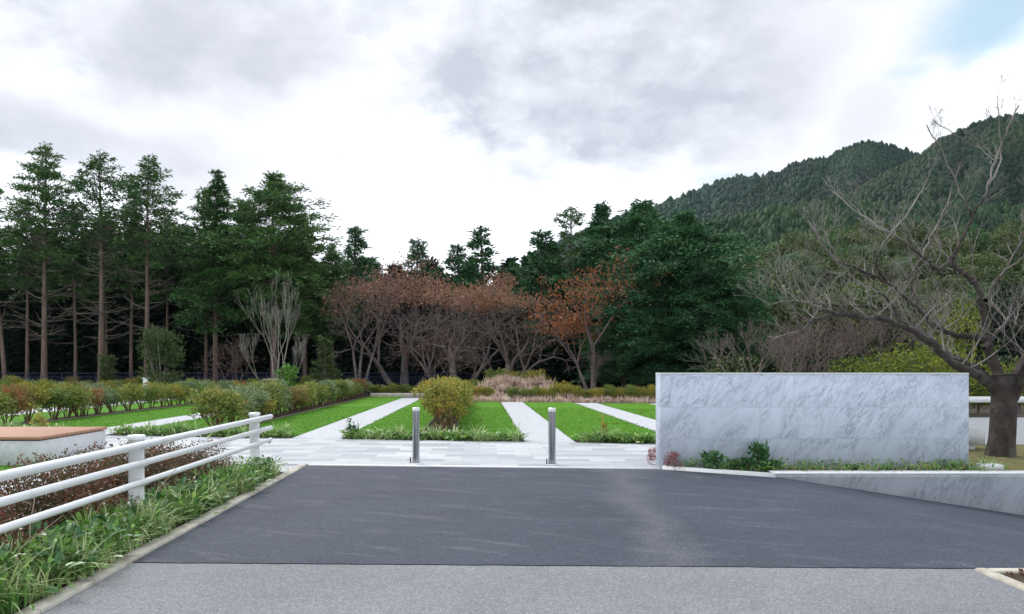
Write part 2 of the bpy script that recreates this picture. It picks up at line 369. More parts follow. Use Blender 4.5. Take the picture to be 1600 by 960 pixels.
def mat_cherry():
    m, nt, b = new_mat('bark_cherry')
    n = nnoise(nt, 7, 8, .65, (1, 1, .5)); s = nnoise(nt, 26, 5, .6, (.35, .35, 2.0)); l = nnoise(nt, 2.6, 6, .6)
    c = ramp(nt, n, [(.3, (.016, .012, .010)), (.6, (.055, .043, .037)), (.75, (.105, .088, .075))])
    c = mixc(nt, mathn(nt, 'MULTIPLY', mathn(nt, 'SUBTRACT', l, .52, True), 3.5, True), c, (.15, .14, .12))
    nt.links.new(c, b.inputs['Base Color']); b.inputs['Roughness'].default_value = .9
    bump(nt, b, mathn(nt, 'ADD', n, mathn(nt, 'MULTIPLY', s, .5)), .9, .03); return m
M['bark_cherry'] = mat_cherry()
M['twig_cherry'] = simple('twig_cherry', [(.35, (.08, .065, .058)), (.68, (.36, .33, .305))], 1.6, .85, bstr=0)
M['leaf_hinoki'] = leaf_mat('leaf_hinoki', [(0, (.014, .042, .014)), (.4, (.042, .115, .03)), (.75, (.10, .20, .05)), (1, (.16, .21, .06))], clump=1.5, trans=.15)  # wide ramp: lit and shaded clumps painted into the leaf colour
M['leaf_cypress'] = leaf_mat('leaf_cypress', [(0, (.010, .044, .020)), (.45, (.032, .115, .042)), (1, (.09, .20, .065))], clump=1.5, trans=.12)  # clump lighting contrast put into the colour here too
M['leaf_back'] = leaf_mat('leaf_back', [(0, (.006, .014, .007)), (.6, (.012, .03, .012)), (1, (.024, .045, .018))], clump=.8, trans=.1)  # near-black green: shade inside the wood put into the leaf colour
M['leaf_brown'] = leaf_mat('leaf_brown', [(0, (.12, .065, .05)), (.5, (.27, .135, .09)), (1, (.42, .23, .13))], clump=.8, trans=.3)
M['leaf_orange'] = leaf_mat('leaf_orange', [(0, (.15, .05, .028)), (.5, (.36, .12, .04)), (1, (.45, .22, .10))], clump=.8, trans=.3)
M['leaf_slope'] = leaf_mat('leaf_slope', [(0, (.022, .040, .012)), (.4, (.065, .10, .028)), (.75, (.15, .19, .06)), (1, (.24, .22, .10))], clump=.5, trans=.1)
M['leaf_olive'] = leaf_mat('leaf_olive', [(0, (.035, .055, .018)), (.5, (.08, .115, .035)), (1, (.14, .18, .06))], clump=2)
M['leaf_podo'] = leaf_mat('leaf_podo', [(0, (.025, .045, .008)), (.4, (.09, .13, .014)), (.75, (.22, .26, .025)), (1, (.42, .36, .04))], clump=1.2)
M['leaf_nandina'] = leaf_mat('leaf_nandina', [(0, (.045, .095, .02)), (.4, (.13, .20, .04)), (.65, (.26, .30, .07)), (.85, (.44, .34, .08)), (1, (.42, .15, .06))], clump=2.2)
M['leaf_nandina_gold'] = leaf_mat('leaf_nandina_gold', [(0, (.06, .12, .02)), (.35, (.20, .24, .04)), (.6, (.42, .36, .07)), (.85, (.45, .26, .05)), (1, (.35, .09, .04))], clump=2.6)
M['leaf_nandina_red'] = leaf_mat('leaf_nandina_red', [(0, (.06, .09, .025)), (.35, (.16, .17, .05)), (.6, (.30, .16, .06)), (.85, (.38, .12, .06)), (1, (.45, .24, .10))], clump=3.5)
M['leaf_nandina_grey'] = leaf_mat('leaf_nandina_grey', [(0, (.06, .11, .04)), (.45, (.18, .25, .12)), (1, (.40, .45, .28))], clump=2.2)
M['grass_blade'] = leaf_mat('grass_blade', [(0, (.035, .12, .006)), (.5, (.09, .25, .012)), (.85, (.17, .36, .03)), (1, (.32, .36, .10))], clump=1.5)
M['stem_red'] = simple('stem_red', [(.3, (.10, .055, .035)), (.7, (.22, .13, .09))], 4, .9, bstr=0)
M['leaf_azalea'] = leaf_mat('leaf_azalea', [(0, (.03, .04, .014)), (.35, (.07, .078, .026)), (.6, (.13, .075, .036)), (.82, (.26, .08, .05)), (1, (.42, .15, .10))], clump=4, spec=.5, rough=.4)
M['blade_var'] = leaf_mat('blade_variegated', [(0, (.05, .15, .035)), (.35, (.15, .30, .07)), (.6, (.36, .48, .18)), (.85, (.68, .70, .42)), (1, (.74, .74, .55))], clump=3, rough=.45)
M['leaf_cover'] = leaf_mat('leaf_cover', [(0, (.03, .11, .025)), (.35, (.085, .23, .04)), (.65, (.20, .38, .055)), (1, (.38, .52, .10))], clump=4, rough=.35, spec=.5)
M['leaf_deep'] = leaf_mat('leaf_deep', [(0, (.02, .08, .028)), (.5, (.05, .15, .045)), (1, (.13, .26, .08))], clump=4, rough=.35, spec=.5)
M['leaf_pink'] = leaf_mat('leaf_pink', [(0, (.16, .06, .06)), (.5, (.34, .15, .15)), (1, (.46, .28, .26))], clump=4)
M['straw'] = leaf_mat('straw', [(0, (.30, .16, .12)), (.3, (.58, .42, .34)), (.7, (.78, .65, .54)), (1, (.84, .76, .62))], clump=1.4, trans=.2)
M['dead_leaf'] = leaf_mat('dead_leaf', [(0, (.06, .025, .015)), (.5, (.20, .08, .04)), (1, (.40, .22, .12))], clump=4)
M['wood_bench'] = simple('wood_deck', [(.3, (.33, .165, .105)), (.7, (.46, .25, .165))], 5, .6, sc=(.15, 3, 1), bstr=.1)
M['wood_stake'] = simple('wood_stake', [(.3, (.42, .33, .22)), (.7, (.55, .45, .32))], 5, .8)
def hill_mat():
    m, nt, b = new_mat('hill_forest')
    n = nnoise(nt, .03, 7, .65); n2 = nnoise(nt, .35, 4, .7)
    c = ramp(nt, n, [(.3, (.012, .024, .010)), (.6, (.025, .042, .016)), (.75, (.05, .05, .025))])
    nt.links.new(c, b.inputs['Base Color']); b.inputs['Roughness'].default_value = .95; bump(nt, b, n2, 1, 1.5); return m
M['hill'] = hill_mat()
M['hill_conifer'] = leaf_mat('hill_conifer', [(0, (.005, .018, .009)), (.45, (.013, .040, .016)), (.7, (.030, .064, .020)), (.84, (.05, .062, .028)), (.95, (.085, .062, .06))], clump=.014, trans=0, isl=.3, spec=.1)
M['hill_mixed'] = leaf_mat('hill_mixed', [(0, (.006, .020, .009)), (.4, (.016, .040, .014)), (.64, (.034, .060, .018)), (.8, (.06, .062, .026)), (.94, (.10, .075, .068))], clump=.014, trans=0, isl=.3, spec=.1)

# ------------------------------------------------------------------ ground and pavements
ZS = lambda x: -0.155 * max(0.0, min(x, 22) - 4.15) if x > 4.15 else 0.0
WY = 9.47          # front plane of the low retaining wall
def struct(name, mb, mat, smooth=False): return tag(mb.build(name, mat, None, smooth), kind='structure')
def grid(xs, ys, zf):
    V = [(x, y, zf(x, y)) for y in ys for x in xs]; nx = len(xs)
    Q = [(j * nx + i, j * nx + i + 1, (j + 1) * nx + i + 1, (j + 1) * nx + i) for j in range(len(ys) - 1) for i in range(nx - 1)]
    return V, Q
g = MB()
def gz(x, y): return (ZS(x) if y < WY + .06 else 0.0) - .04
xs = [-1350, -600, -200, -60, -20, -5, 0, 4.15, 5, 7, 9, 12, 16, 22, 60, 200, 600, 1350]
g.raw(*grid(xs, [-120, -60, -30, -15, 0, 5, WY + .05, WY + .07, 14, 20, 40, 100, 300, 600, 1150], gz))
ground = struct('ground', g, M['forest_floor'])
def sheet(name, cols, mat, dz, nseg=1):
    """cols: list of (x, y0, y1); a strip sheet following the sloping ground"""
    V = []; Q = []
    for i, (x, a, b_) in enumerate(cols):
        V += [(x, a, ZS(x) + dz), (x, b_, ZS(x) + dz)]
        if i: k = 2 * i; Q.append((k - 2, k, k + 1, k - 1))
    mb = MB(); mb.raw(V, Q); return struct(name, mb, mat)
def jy(x): return 5.3 - .025 * (x + 2.7)
far = lambda x: (10.67 - .078 * (x + 2.7)) if x <= 2.7 else max(WY - .005, 10.25 - .56 * (x - 2.7))
xcol = sorted(list(np.arange(-2.7, 10, .11)) + [2.7, 4.09, 4.15, 12, 16, 22])
sheet('old_pavement', [(x, -14, jy(x) + .05) for x in xcol], M['asphalt_old'], 0.0)
rj = random.Random(6); sheet('asphalt_drive', [(x, jy(x) + rj.uniform(-.007, .007), far(x)) for x in xcol], M['asphalt_dark'], .006)
# kerbs
def bar(p0, p1, wd, z0, z1, mb):
    p0 = Vector(p0); p1 = Vector(p1); d = (p1 - p0).normalized(); n = Vector((-d.y, d.x)) * wd
    V = []
    for z in (z0, z1):
        for p in (p0, p1, p1 + n, p0 + n): V.append((p.x, p.y, z))
    return mb.raw(V, [(0, 3, 2, 1), (4, 5, 6, 7), (0, 1, 5, 4), (1, 2, 6, 5), (2, 3, 7, 6), (3, 0, 4, 7)])
k = MB()
for i in range(22):     # kerb stones one by one, with small joints
    y0 = -2.4 + i * .6
    if y0 > 10.4: break
    j = R.uniform(-.006, .006)
    k.box(-2.83 + j, -2.702 + j, y0 + .004, min(y0 + .596, 10.66), -.1, .028 + R.uniform(-.004, .004), .006)
struct('kerb', k, M['kerb_old'])
k = MB(); bar((-2.70, 10.672), (2.72, 10.252), .11, -.1, .016, k); struct('edge_strip', k, M['kerb_white'])
k = MB(); bar((2.73, 10.24), (4.10, WY + .005), .10, -.1, .055, k); struct('kerb', k, M['kerb_white'])
# paved walk, paths, lawns
bed = lambda x: 14.25 - .15 * x
walk = MB(); walk.raw([(-34, 12.7, .012), (-2.84, 10.70, .012), (-2.70, 10.786, .012), (2.72, 10.37, .012), (2.9, 10.62, .012), (12, 10.62, .012), (12, bed(12) - .02, .012), (-34, bed(-34) - .02, .012)], None, None)
walk.V[-1]; wQ = []
walk.T.append(np.array([(0, 1, 7), (1, 2, 7), (2, 3, 7), (3, 4, 7), (4, 6, 7), (4, 5, 6)]))
struct('paved_walk', walk, M['paving'])
w2 = MB(); w2.raw([(-6.35, -4, .010), (-4.45, -4, .010), (-4.45, 10.72, .010), (-6.35, 11.0, .010)], [(0, 1, 2, 3)]); struct('side_path', w2, M['path'])
w3 = MB(); w3.raw([(-4.45, 9.9, .0095), (-2.84, 9.9, .0095), (-2.84, 10.70, .0095), (-4.45, 10.82, .0095)], [(0, 1, 2, 3)]); w3.raw([(-34, 10.9, .0095), (-4.45, 10.7, .0095), (-2.84, 10.70, .0095), (-34, 12.75, .0095)], [(0, 1, 2, 3)]); 
def rect(name, x0, x1, y0, y1, z, mat):
    mb = MB(); mb.raw([(x0, y0(x0), z), (x1, y0(x1), z), (x1, y1(x1), z), (x0, y1(x0), z)], [(0, 1, 2, 3)]); return struct(name, mb, mat)
farend = lambda x: 32.2 - .75 * (x + 1) if x > -1 else 36.0
rect('soil_bed', -4.45, -2.835, lambda x: -4, lambda x: 9.95, .0, M['soil'])
rect('paved_walk', -4.45, -2.835, lambda x: 9.96, lambda x: 10.69, .008, M['paving'])
rect('lawn', -34, -6.36, lambda x: -4, lambda x: 11.6, .004, M['lawn'])
FE = 33.0
for nm, x0, x1, y1 in (('garden_path', -4.1, -3.0, 36), ('garden_path', .93, 1.96, 31.6), ('garden_path', 4.2, 5.2, 30.6), ('garden_path', 7.4, 8.4, 30),
                       ('garden_path', -9.6, -8.55, 39.5), ('garden_path', -16.9, -15.3, 39.5), ('garden_path', -22.6, -21.2, 39.5), ('garden_path', -30, -28.6, 39.5)):
    rect(nm, x0, x1, lambda x: bed(x) - .02, lambda x, y1=y1: y1, .013, M['path'])
LAWN = [(-2.995, -1.35, 35.0), (-.65, .925, 32.2), (1.965, 4.195, 31.2), (5.205, 7.395, 30.3), (8.405, 12, 30),
        (-6.1, -4.105, 37.8), (-8.545, -6.95, 38), (-12.25, -9.605, 39), (-15.295, -13.0, 39), (-19, -16.905, 39), (-21.195, -19.7, 39), (-28.595, -22.605, 39)]
for x0, x1, y1 in LAWN:
    rect('lawn', x0, x1, lambda x: bed(x) + .55, lambda x, y1=y1: y1, .012, M['lawn'])
rect('soil_bed', -30, 12, bed, lambda x: 40.3 if x < -.5 else 34.5, .0, M['soil'])
def lawn_blades():
    rg = np.random.default_rng(55); Cs = []
    for x0, x1, y1 in LAWN[:4] + LAWN[5:8]:
        n = int((x1 - x0) * 5200); x = rg.uniform(x0 - .012, x1 + .012, n); y = bed(x) + .5 + 12 * rg.random(n) ** 1.5
        Cs.append(np.stack([x, y, np.full(n, .012)], 1))
        e = 1600; xe = np.where(rg.random(e) < .5, x0, x1) + rg.normal(0, .018, e); ye = bed(xe) + .4 + (y1 - 15.5) * rg.random(e)
        Cs.append(np.stack([xe, ye, np.full(e, .012)], 1))
    C = np.vstack(Cs); n = len(C); D = rg.normal(size=(n, 3)) * (.5, .5, .1) + (0, 0, .8)
    tag(MB().leaves(C, D, rg.uniform(.025, .055, n), rg.uniform(.005, .010, n)).build('grass', M['grass_blade']), 'short green blades of the mown lawns between the pale paths', 'grass', kind='stuff')
    n = 260; i_ = rg.integers(0, 4, n); L4 = np.array([LAWN[a][:2] for a in (0, 1, 2, 3)])[i_]
    x = L4[:, 0] + (L4[:, 1] - L4[:, 0]) * rg.random(n); y = bed(x) + .6 + 13 * rg.random(n)
    C = np.stack([x, y, np.full(n, .035)], 1); D = rg.normal(size=(n, 3)) * (1, 1, .2)
    tag(MB().leaves(C, D, rg.uniform(.05, .09, n), rg.uniform(.03, .05, n)).build('fallen_leaves', M['dead_leaf']), 'scattered fallen leaves lying on the lawns', 'leaves', kind='stuff')
lawn_blades()
# low edging boards along the lawns next to the hedges
k = MB()
for x, y1 in ((-6.13, 38), (-12.28, 39), (-1.37, 35), (-.63, 32.2)): k.box(x - .02, x + .02, 15.5 if x > -8 else 16.6, y1, -.05, .055)
struct('lawn_edging', k, M['bark_dead'])
rect('moss_bank', 7.5, 40, lambda x: WY + .2, lambda x: 16.0, .02, M['moss'])
rect('soil_bed', 2.74, 7.62, lambda x: 9.5 + max(0, (4.1 - x)) * .56 + .09, lambda x: 10.62, .012, M['soil'])
rect('side_road', 9.5, 60, lambda x: 13.4, lambda x: 21, .03, M['grey_road'])
# bottom right planter
k = MB(); k.box(3.69, 3.775, 1.5, 5.10, -.1, .022, .008); k.box(3.776, 5.6, 5.02, 5.10, -.30, .021, .008); struct('kerb', k, M['kerb_old'])
k = MB(); k.raw([(3.80, 1.5, .012), (5.6, 1.5, .012), (5.6, 4.99, .012), (3.80, 4.99, .012)], [(0, 1, 2, 3)]); struct('soil_bed', k, M['soil'])
C = np.stack([RN.uniform(3.82, 5.2, 900), RN.uniform(3.0, 4.98, 900), RN.uniform(.014, .04, 900)], 1); D = RN.normal(size=(900, 3)) * (1, 1, .25)
tag(MB().leaves(C, D, RN.uniform(.03, .07, 900), RN.uniform(.02, .04, 900)).build('fallen_leaves', M['dead_leaf']), 'brown fallen leaves inside the kerbed planter corner', 'leaves', kind='stuff')

# ------------------------------------------------------------------ big marble wall
def marble_wall():
    t = thing('marble_wall', (2.73, 10.35, 0), 'long free standing marble wall with slanting grey veins', 'wall')
    m = MB(); m.box(0, 4.68, 0, .26, -.05, 1.432, .004); m.build('stone_panels', M['marble'], t)
    m = MB(); m.box(-.004, 4.684, -.004, .264, 1.432, 1.452, .004); m.build('coping', M['stone_cap'], t)
    m = MB(); m.box(4.45, 4.98, -.52, -.40, -.02, .11, .01); 
marble_wall()
t = thing('retaining_wall', (4.1, WY, 0), 'low veined stone retaining wall beside the sloping asphalt', 'wall')
m = MB()
m.raw([(0, 0, .0), (20, 0, -3.2), (20, 0, .05), (0, 0, .05), (0, .2, -.1), (20, .2, -3.2), (20, .2, .05), (0, .2, .05)],
      [(0, 1, 2, 3), (5, 4, 7, 6), (4, 0, 3, 7), (1, 5, 6, 2), (3, 2, 6, 7), (4, 5, 1, 0)])
m.build('stone_face', M['marble_low'], t)
m = MB(); m.box(-.01, 20, -.012, .21, .05, .072, .005); m.build('coping', M['stone_cap'], t)
m = MB(); m.box(7.42, 7.72, 10.05, 10.25, 0, .10, .012); tag(m.build('stone_step', M['stone_cap']), 'small pale stone block at the right foot of the marble wall', 'stone block')
# marble block and guard rail seen past the right end of the wall
t = thing('marble_block', (8.9, 12.6, 0), 'pale stone block with sloping top seen between wall and cherry trunk', 'stone block')
m = MB(); m.raw([(-.5, 0, .12), (.42, 0, .12), (.42, .6, .12), (-.5, .6, .12), (-.5, 0, .56), (.42, 0, .36), (.42, .6, .36), (-.5, .6, .56)], [(0, 3, 2, 1), (4, 5, 6, 7), (0, 1, 5, 4), (1, 2, 6, 5), (2, 3, 7, 6), (3, 0, 4, 7)])
m.build('stone_body', M['marble_bench'], t)
m = MB(); m.box(-.4, .3, .08, .5, 0, .12, .01); m.build('plinth', M['stone_cap'], t)

# ------------------------------------------------------------------ bench
t = thing('bench', (-6.86, 10.67, 0), 'low wide bench with reddish wood top on a pale stone base', 'bench')
m = MB(); m.box(-4.6, -.02, .02, 1.88, -.03, .385, .004); m.build('stone_base', M['marble_bench'], t)
m = MB(); m.box(-4.55, -.05, .05, 1.85, .3851, .402); m.build('shadow_gap', M['black'], t)
m = MB()
for i in range(14): m.box(-4.62, 0 + R.uniform(-.002, .002), i * .1357, i * .1357 + .130, .402, .452, .004)
m.build('wood_top', M['wood_bench'], t)

# ------------------------------------------------------------------ pipe guard rail
PX = -3.27; RX = -3.165
t = thing('guard_rail', (PX, 0, 0), 'white three pipe guard rail on round posts beside the planting bed', 'guard rail')
for y in (3.1, 6.5, 9.9):
    m = MB(); m.tube([(0, y, -.1), (0, y, .845)], .069, 28)
    p = m.build('post', M['white_paint'], t, True)
    m = MB(); m.tube([(0, y, .838), (0, y, .848), (0, y, .872), (0, y, .880), (0, y, .883)], [.070, .081, .081, .074, .01], 28); m.build('post_cap', M['white_paint'], p, False)
    for z, r in ((.795, .035), (.625, .031), (.445, .029)):
        m = MB(); m.box(.055, .098, y - .035, y + .035, z - r - .014, z - r + .004, .003); m.build('bracket', M['cap_steel'], p)
for z, r in ((.795, .035), (.625, .031), (.445, .029)):
    pts = [(RX - PX, y, z) for y in (1.0, 4, 7, 10.36, 10.375)]
    m = MB(); m.tube([(.105, 1.0, z), (.105, 4, z), (.105, 7, z), (.105, 10.34, z), (.105, 10.365, z), (.105, 10.375, z)], [r, r, r, r, r * .8, r * .3], 20); m.build('rail', M['white_paint'], t, True)
m = MB(); m.tube([(.105, 10.22, .40), (.105, 10.34, .412)], .008, 8); m.build('bolt', M['dark_metal'], t)

# ------------------------------------------------------------------ bollards
def bollard(loc, label):
    t = thing('bollard', loc, label, 'bollard', 'steel bollards at the end of the drive')
    m = MB(); m.tube([(0, 0, 0), (0, 0, .84)], .057, 32, False); m.build('tube', M['steel'], t, True)
    m = MB(); m.tube([(0, 0, .835), (0, 0, .85), (0, 0, .875), (0, 0, .888), (0, 0, .892)], [.057, .061, .061, .052, .01], 32); m.build('cap', M['cap_steel'], t)
    m = MB(); m.tube([(0, 0, .001), (0, 0, .012), (0, 0, .016)], [.085, .085, .078], 28); m.build('base_plate', M['cap_steel'], t)
    m = MB(); a = np.linspace(0, math.pi, 9)
    m.tube([(-.085 - .012 * 0, -.03 + .035 * math.cos(x) * -1, .012 + .085 * math.sin(x)) for x in a], .007, 6); m.build('lock_loop', M['dark_metal'], t, True)
    return t
d1 = 10.86
bollard((GX(650, d1), d1, .012), 'left steel bollard, in front of the bushy central hedge')
bollard((GX(862.5, 10.72), 10.72, .012), 'right steel bollard, in front of the second pale path')

# ------------------------------------------------------------------ metal fence
t = thing('metal_fence', (-31, 40.6, 0), 'dark navy metal fence with thin upright bars along the forest edge', 'fence')
L_ = 30.6
m = MB(); m.box(0, L_, -.02, .02, 1.27, 1.31); m.box(0, L_, -.015, .015, .12, .15); m.box(0, L_, -.012, .012, 1.10, 1.125); m.build('rails', M['dark_metal'], t)
m = MB()
for i in range(int(L_ / .14)): m.box(i * .14 + .05, i * .14 + .068, -.009, .009, .14, 1.10)
m.build('pickets', M['dark_metal'], t)
for i in range(16): m = MB(); m.box(i * 2.03, i * 2.03 + .05, .021, .07, -.1, 1.32); m.build('post', M['dark_metal'], t)
# far white guard rail at the right
t = thing('road_guard_rail', (11.5, 22.4, 0), 'white roadside guard rail glimpsed behind the cherry trunk', 'guard rail')
m = MB(); m.box(0, 24, -.03, .03, .42, .62, .02); m.build('rail', M['white_paint'], t)
for i in range(9): m = MB(); m.tube([(.3 + i * 2.8 + (4.5 if 0 else 0), .08, -.05), (.3 + i * 2.8, .08, .55)], .05, 12); m.build('post', M['white_paint'], t, True)

# ------------------------------------------------------------------ plants: generators
def unit(v): return v / (np.linalg.norm(v, axis=-1, keepdims=True) + 1e-9)
def ball(n, rad, sq=(1, 1, 1), shell=.4):
    d = unit(RN.normal(size=(n, 3))); r = RN.uniform(shell, 1, n) ** .5
    return d * r[:, None] * rad * np.array(sq), d

def conifer(H, Rmax, base, nb, clumps, quads, r0=.22, prof='cone', dead=0, leaf=(.24, .085), seed=1, lean=0, spread=.34, openness=0.0, matl='leaf_hinoki', mat_b='bark_cedar', two=False):
    """returns (trunk mesh, crown mesh, dead-branch mesh)"""
    global RN
    RN = np.random.default_rng(seed); rr = random.Random(seed)
    tb = MB(); zs = np.linspace(-.3, H, 9); wob = np.cumsum(RN.normal(0, .035, (9, 2)), axis=0) * np.linspace(0, 1, 9)[:, None]
    T = np.column_stack([wob[:, 0] + lean * zs, wob[:, 1], zs])
    tb.tube(T, np.linspace(r0, .03, 9) + np.array([.05] + [0] * 8), 9)
    def tp(z): return np.array([np.interp(z, zs, T[:, 0]), np.interp(z, zs, T[:, 1]), z])
    C = []; Dd = []
    br = MB()
    for i in range(nb):
        f = (i + rr.random()) / nb                      # 0 base of crown .. 1 top
        z = base + (H - base) * f ** .92
        if prof == 'cone': L = Rmax * min(1.05, (1 - f) ** .95 + .03)
        elif prof == 'tall': L = Rmax * (.62 + .38 * math.sin(math.pi * min(1, f * 1.25 + .12))) * min(1 - f ** 3.2, (1 - f) * 2.7 + .04)
        else: L = Rmax * (math.sin(math.pi * (f * .82 + .14)) ** .8 * min(1, (1 - f) * 2.6 + .05))     # egg
        L = max(.25, L * rr.choice((rr.uniform(.3, .7), rr.uniform(.7, 1.0), rr.uniform(.9, 1.3))))
        if rr.random() < openness: continue
        a = i * 2.39996 + rr.uniform(-.5, .5); up = rr.uniform(.05, .6) + .95 * f * f
        d = np.array([math.cos(a), math.sin(a), 0])
        s = np.linspace(0, 1, 5)
        pts = tp(z)[None] + d[None] * (L * s)[:, None] + np.array([0, 0, 1])[None] * (L * (up * s - .38 * s * s))[:, None]
        br.tube(pts, np.linspace(max(.012, .035 * (1 - f) + .01), .008, 5), 4, False)
        qn = max(6, int(quads * min(1, .25 + .75 * L / (Rmax * .55)))); cn = max(2, int(round(clumps * min(1, .35 + .65 * L / (Rmax * .6)))))
        for c in range(cn):
            q = rr.uniform(.30, 1.0) if c else .98
            p0 = np.array([np.interp(q, s, pts[:, j]) for j in range(3)])
            sg = spread * (.40 + .60 * min(1, L / (Rmax * .7))) * rr.uniform(.6, 1.25)
            off = RN.normal(size=(qn, 3)) * (sg * .62, sg * .62, sg * .24)
            C.append(p0 + off); Dd.append(unit(off + d * .55 + RN.normal(size=(qn, 3)) * .35 + (0, 0, .05)))
    C.append(tp(H)[None] + np.array((.16, .16, 1.)) * np.column_stack([RN.normal(size=(70, 2)) * np.linspace(.9, .1, 70)[:, None], np.linspace(-1.2, .2, 70)])); Dd.append(RN.normal(size=(70, 3)) * (1, 1, .4) + (0, 0, .6))
    C = np.vstack(C); Dd = np.vstack(Dd); n = len(C)
    cr = MB().leaves(C, Dd, RN.uniform(.6, 1.25, n) * leaf[0], RN.uniform(.6, 1.2, n) * leaf[1])
    for i in range(dead):
        z = H * rr.uniform(.22, .72); a = rr.uniform(0, 6.283); L = rr.uniform(.8, 2.7); d = np.array([math.cos(a), math.sin(a), 0]); up = rr.uniform(.1, .85)
        s = np.linspace(0, 1, 5)
        pts = tp(z)[None] + d[None] * (L * s)[:, None] + np.array([0, 0, 1])[None] * (L * (up * s ** 1.4 - .15 * s))[:, None] + RN.normal(0, .03, (5, 3)) * s[:, None]
        br.tube(pts, np.linspace(.032, .008, 5), 4, False)
        for k_ in range(3):
            j = rr.randint(1, 3); p0 = pts[j]; dd = unit(d + RN.normal(size=3) * .6); l2 = L * rr.uniform(.15, .35)
            br.tube([p0, p0 + dd * l2 * .5, p0 + dd * l2 + (0, 0, .1)], [.013, .01, .006], 3, False)
    return tb.mesh('trunk', True), cr.mesh('crown'), br.mesh('branches', False)

def put_conifer(meshes, name, loc, label, mats, rz=0, scale=1.0, group=None, cat='tree'):
    t = thing(name, loc, label, cat, group, rz); t.scale = (scale, scale, scale) if not hasattr(scale, '__len__') else scale
    add('trunk', meshes[0], M[mats[0]], t); add('crown', meshes[1], M[mats[1]], t); add('branches', meshes[2], M[mats[2]], t)
    return t

def grow(mb, tips, p, d, L, r, depth, maxd, rr, split=(2, 3), ang=.55, up=.12, shrink=.76, wig=.12, rmin=.006, segs=3, flat=0.0, sides0=8):
    n = segs; pts = [np.array(p, float)]; dd = np.array(d, float)
    for i in range(n):
        dd = dd + np.array([rr.gauss(0, wig), rr.gauss(0, wig), rr.gauss(0, wig * .6) + up * .35]); dd /= np.linalg.norm(dd)
        pts.append(pts[-1] + dd * L / n)
    r1 = max(rmin, r * .72)
    mb.tube(pts, np.linspace(r, r1, n + 1), max(3, sides0 - depth), False)
    if depth >= maxd: tips.append((pts[-1], dd)); return
    if depth >= 2:
        tips.append((pts[1], dd))
    k = rr.randint(*split)
    ph = rr.uniform(0, 6.283)
    for i in range(k):
        a = ang * rr.uniform(.55, 1.3) * (0.35 if (i == 0 and depth < 2) else 1)
        b = ph + i * 6.283 / k + rr.uniform(-.4, .4)
        u = np.cross(dd, (0.3, .2, 1.0)); u /= np.linalg.norm(u) + 1e-9; v = np.cross(dd, u)
        nd = dd * math.cos(a) + (u * math.cos(b) + v * math.sin(b)) * math.sin(a); nd[2] = nd[2] * (1 - flat) + .05 * up
        nd /= np.linalg.norm(nd)
        j = n if i < 2 else rr.randint(1, n)
        grow(mb, tips, pts[j], nd, L * shrink * rr.uniform(.75, 1.15), r1 * (.85 if i == 0 else .65), depth + 1, maxd, rr, split, ang, up, shrink, wig, rmin, segs, flat, sides0)

def split_trunk(mb_t, *a, **k): pass

def decid(seed, stems, maxd, leafn=0, leafsize=.13, zleaf=0.0, leafjit=.25, **kw):
    """stems: list of (dir, length, radius, base offset). returns trunk mesh, twig mesh, leaf mesh"""
    global RN
    RN = np.random.default_rng(seed); rr = random.Random(seed)
    tm = MB(); bm = MB(); tips = []
    for (d, L, r, off) in stems:
        dd = unit(np.array(d, float)); p = np.array((off[0], off[1], -.25)); n = 5; pts = [p]
        for i in range(n):
            dd = unit(dd + np.array([rr.gauss(0, .05), rr.gauss(0, .05), .03])); pts.append(pts[-1] + dd * L / n)
        tm.tube(pts, np.linspace(r * 1.25, r * .72, n + 1), 10, False)
        for q in range(3 if maxd > 3 else 2):
            a = kw.get('ang', .55) * rr.uniform(.6, 1.2); b = q * 2.1 + rr.uniform(-.4, .4)
            nd = unit(dd + np.array([math.cos(b) * math.sin(a) * 1.2, math.sin(b) * math.sin(a) * 1.2, .1]))
            j = n if q < 2 else rr.randint(n - 2, n)
            grow(bm, tips, pts[j], nd, L * rr.uniform(.45, .62) * kw.get('first', 1), r * .52, 1, maxd, rr, **{x: y for x, y in kw.items() if x != 'first'})
    lm = None
    if leafn:
        Pp = np.array([t_[0] for t_ in tips]); Pp = Pp[Pp[:, 2] > zleaf]
        idx = RN.integers(0, len(Pp), leafn); C = Pp[idx] + RN.normal(0, leafjit, (leafn, 3)) * (1, 1, .45) - (0, 0, .12)
        lm = MB().leaves(C, RN.normal(size=(leafn, 3)) + (0, 0, -.4), RN.uniform(.7, 1.2, leafn) * leafsize, RN.uniform(.5, .9, leafn) * leafsize * .8).mesh('foliage')
    return tm.mesh('trunk', True), bm.mesh('branches', True), lm
def put_decid(ms, name, loc, label, mats, rz=0, scale=1.0, group=None):
    t = thing(name, loc, label, 'tree', group, rz); t.scale = (scale,) * 3 if not hasattr(scale, '__len__') else scale
    add('trunk', ms[0], M[mats[0]], t); add('branches', ms[1], M[mats[1]], t)
    if ms[2]: add('foliage', ms[2], M[mats[2]], t)
    return t

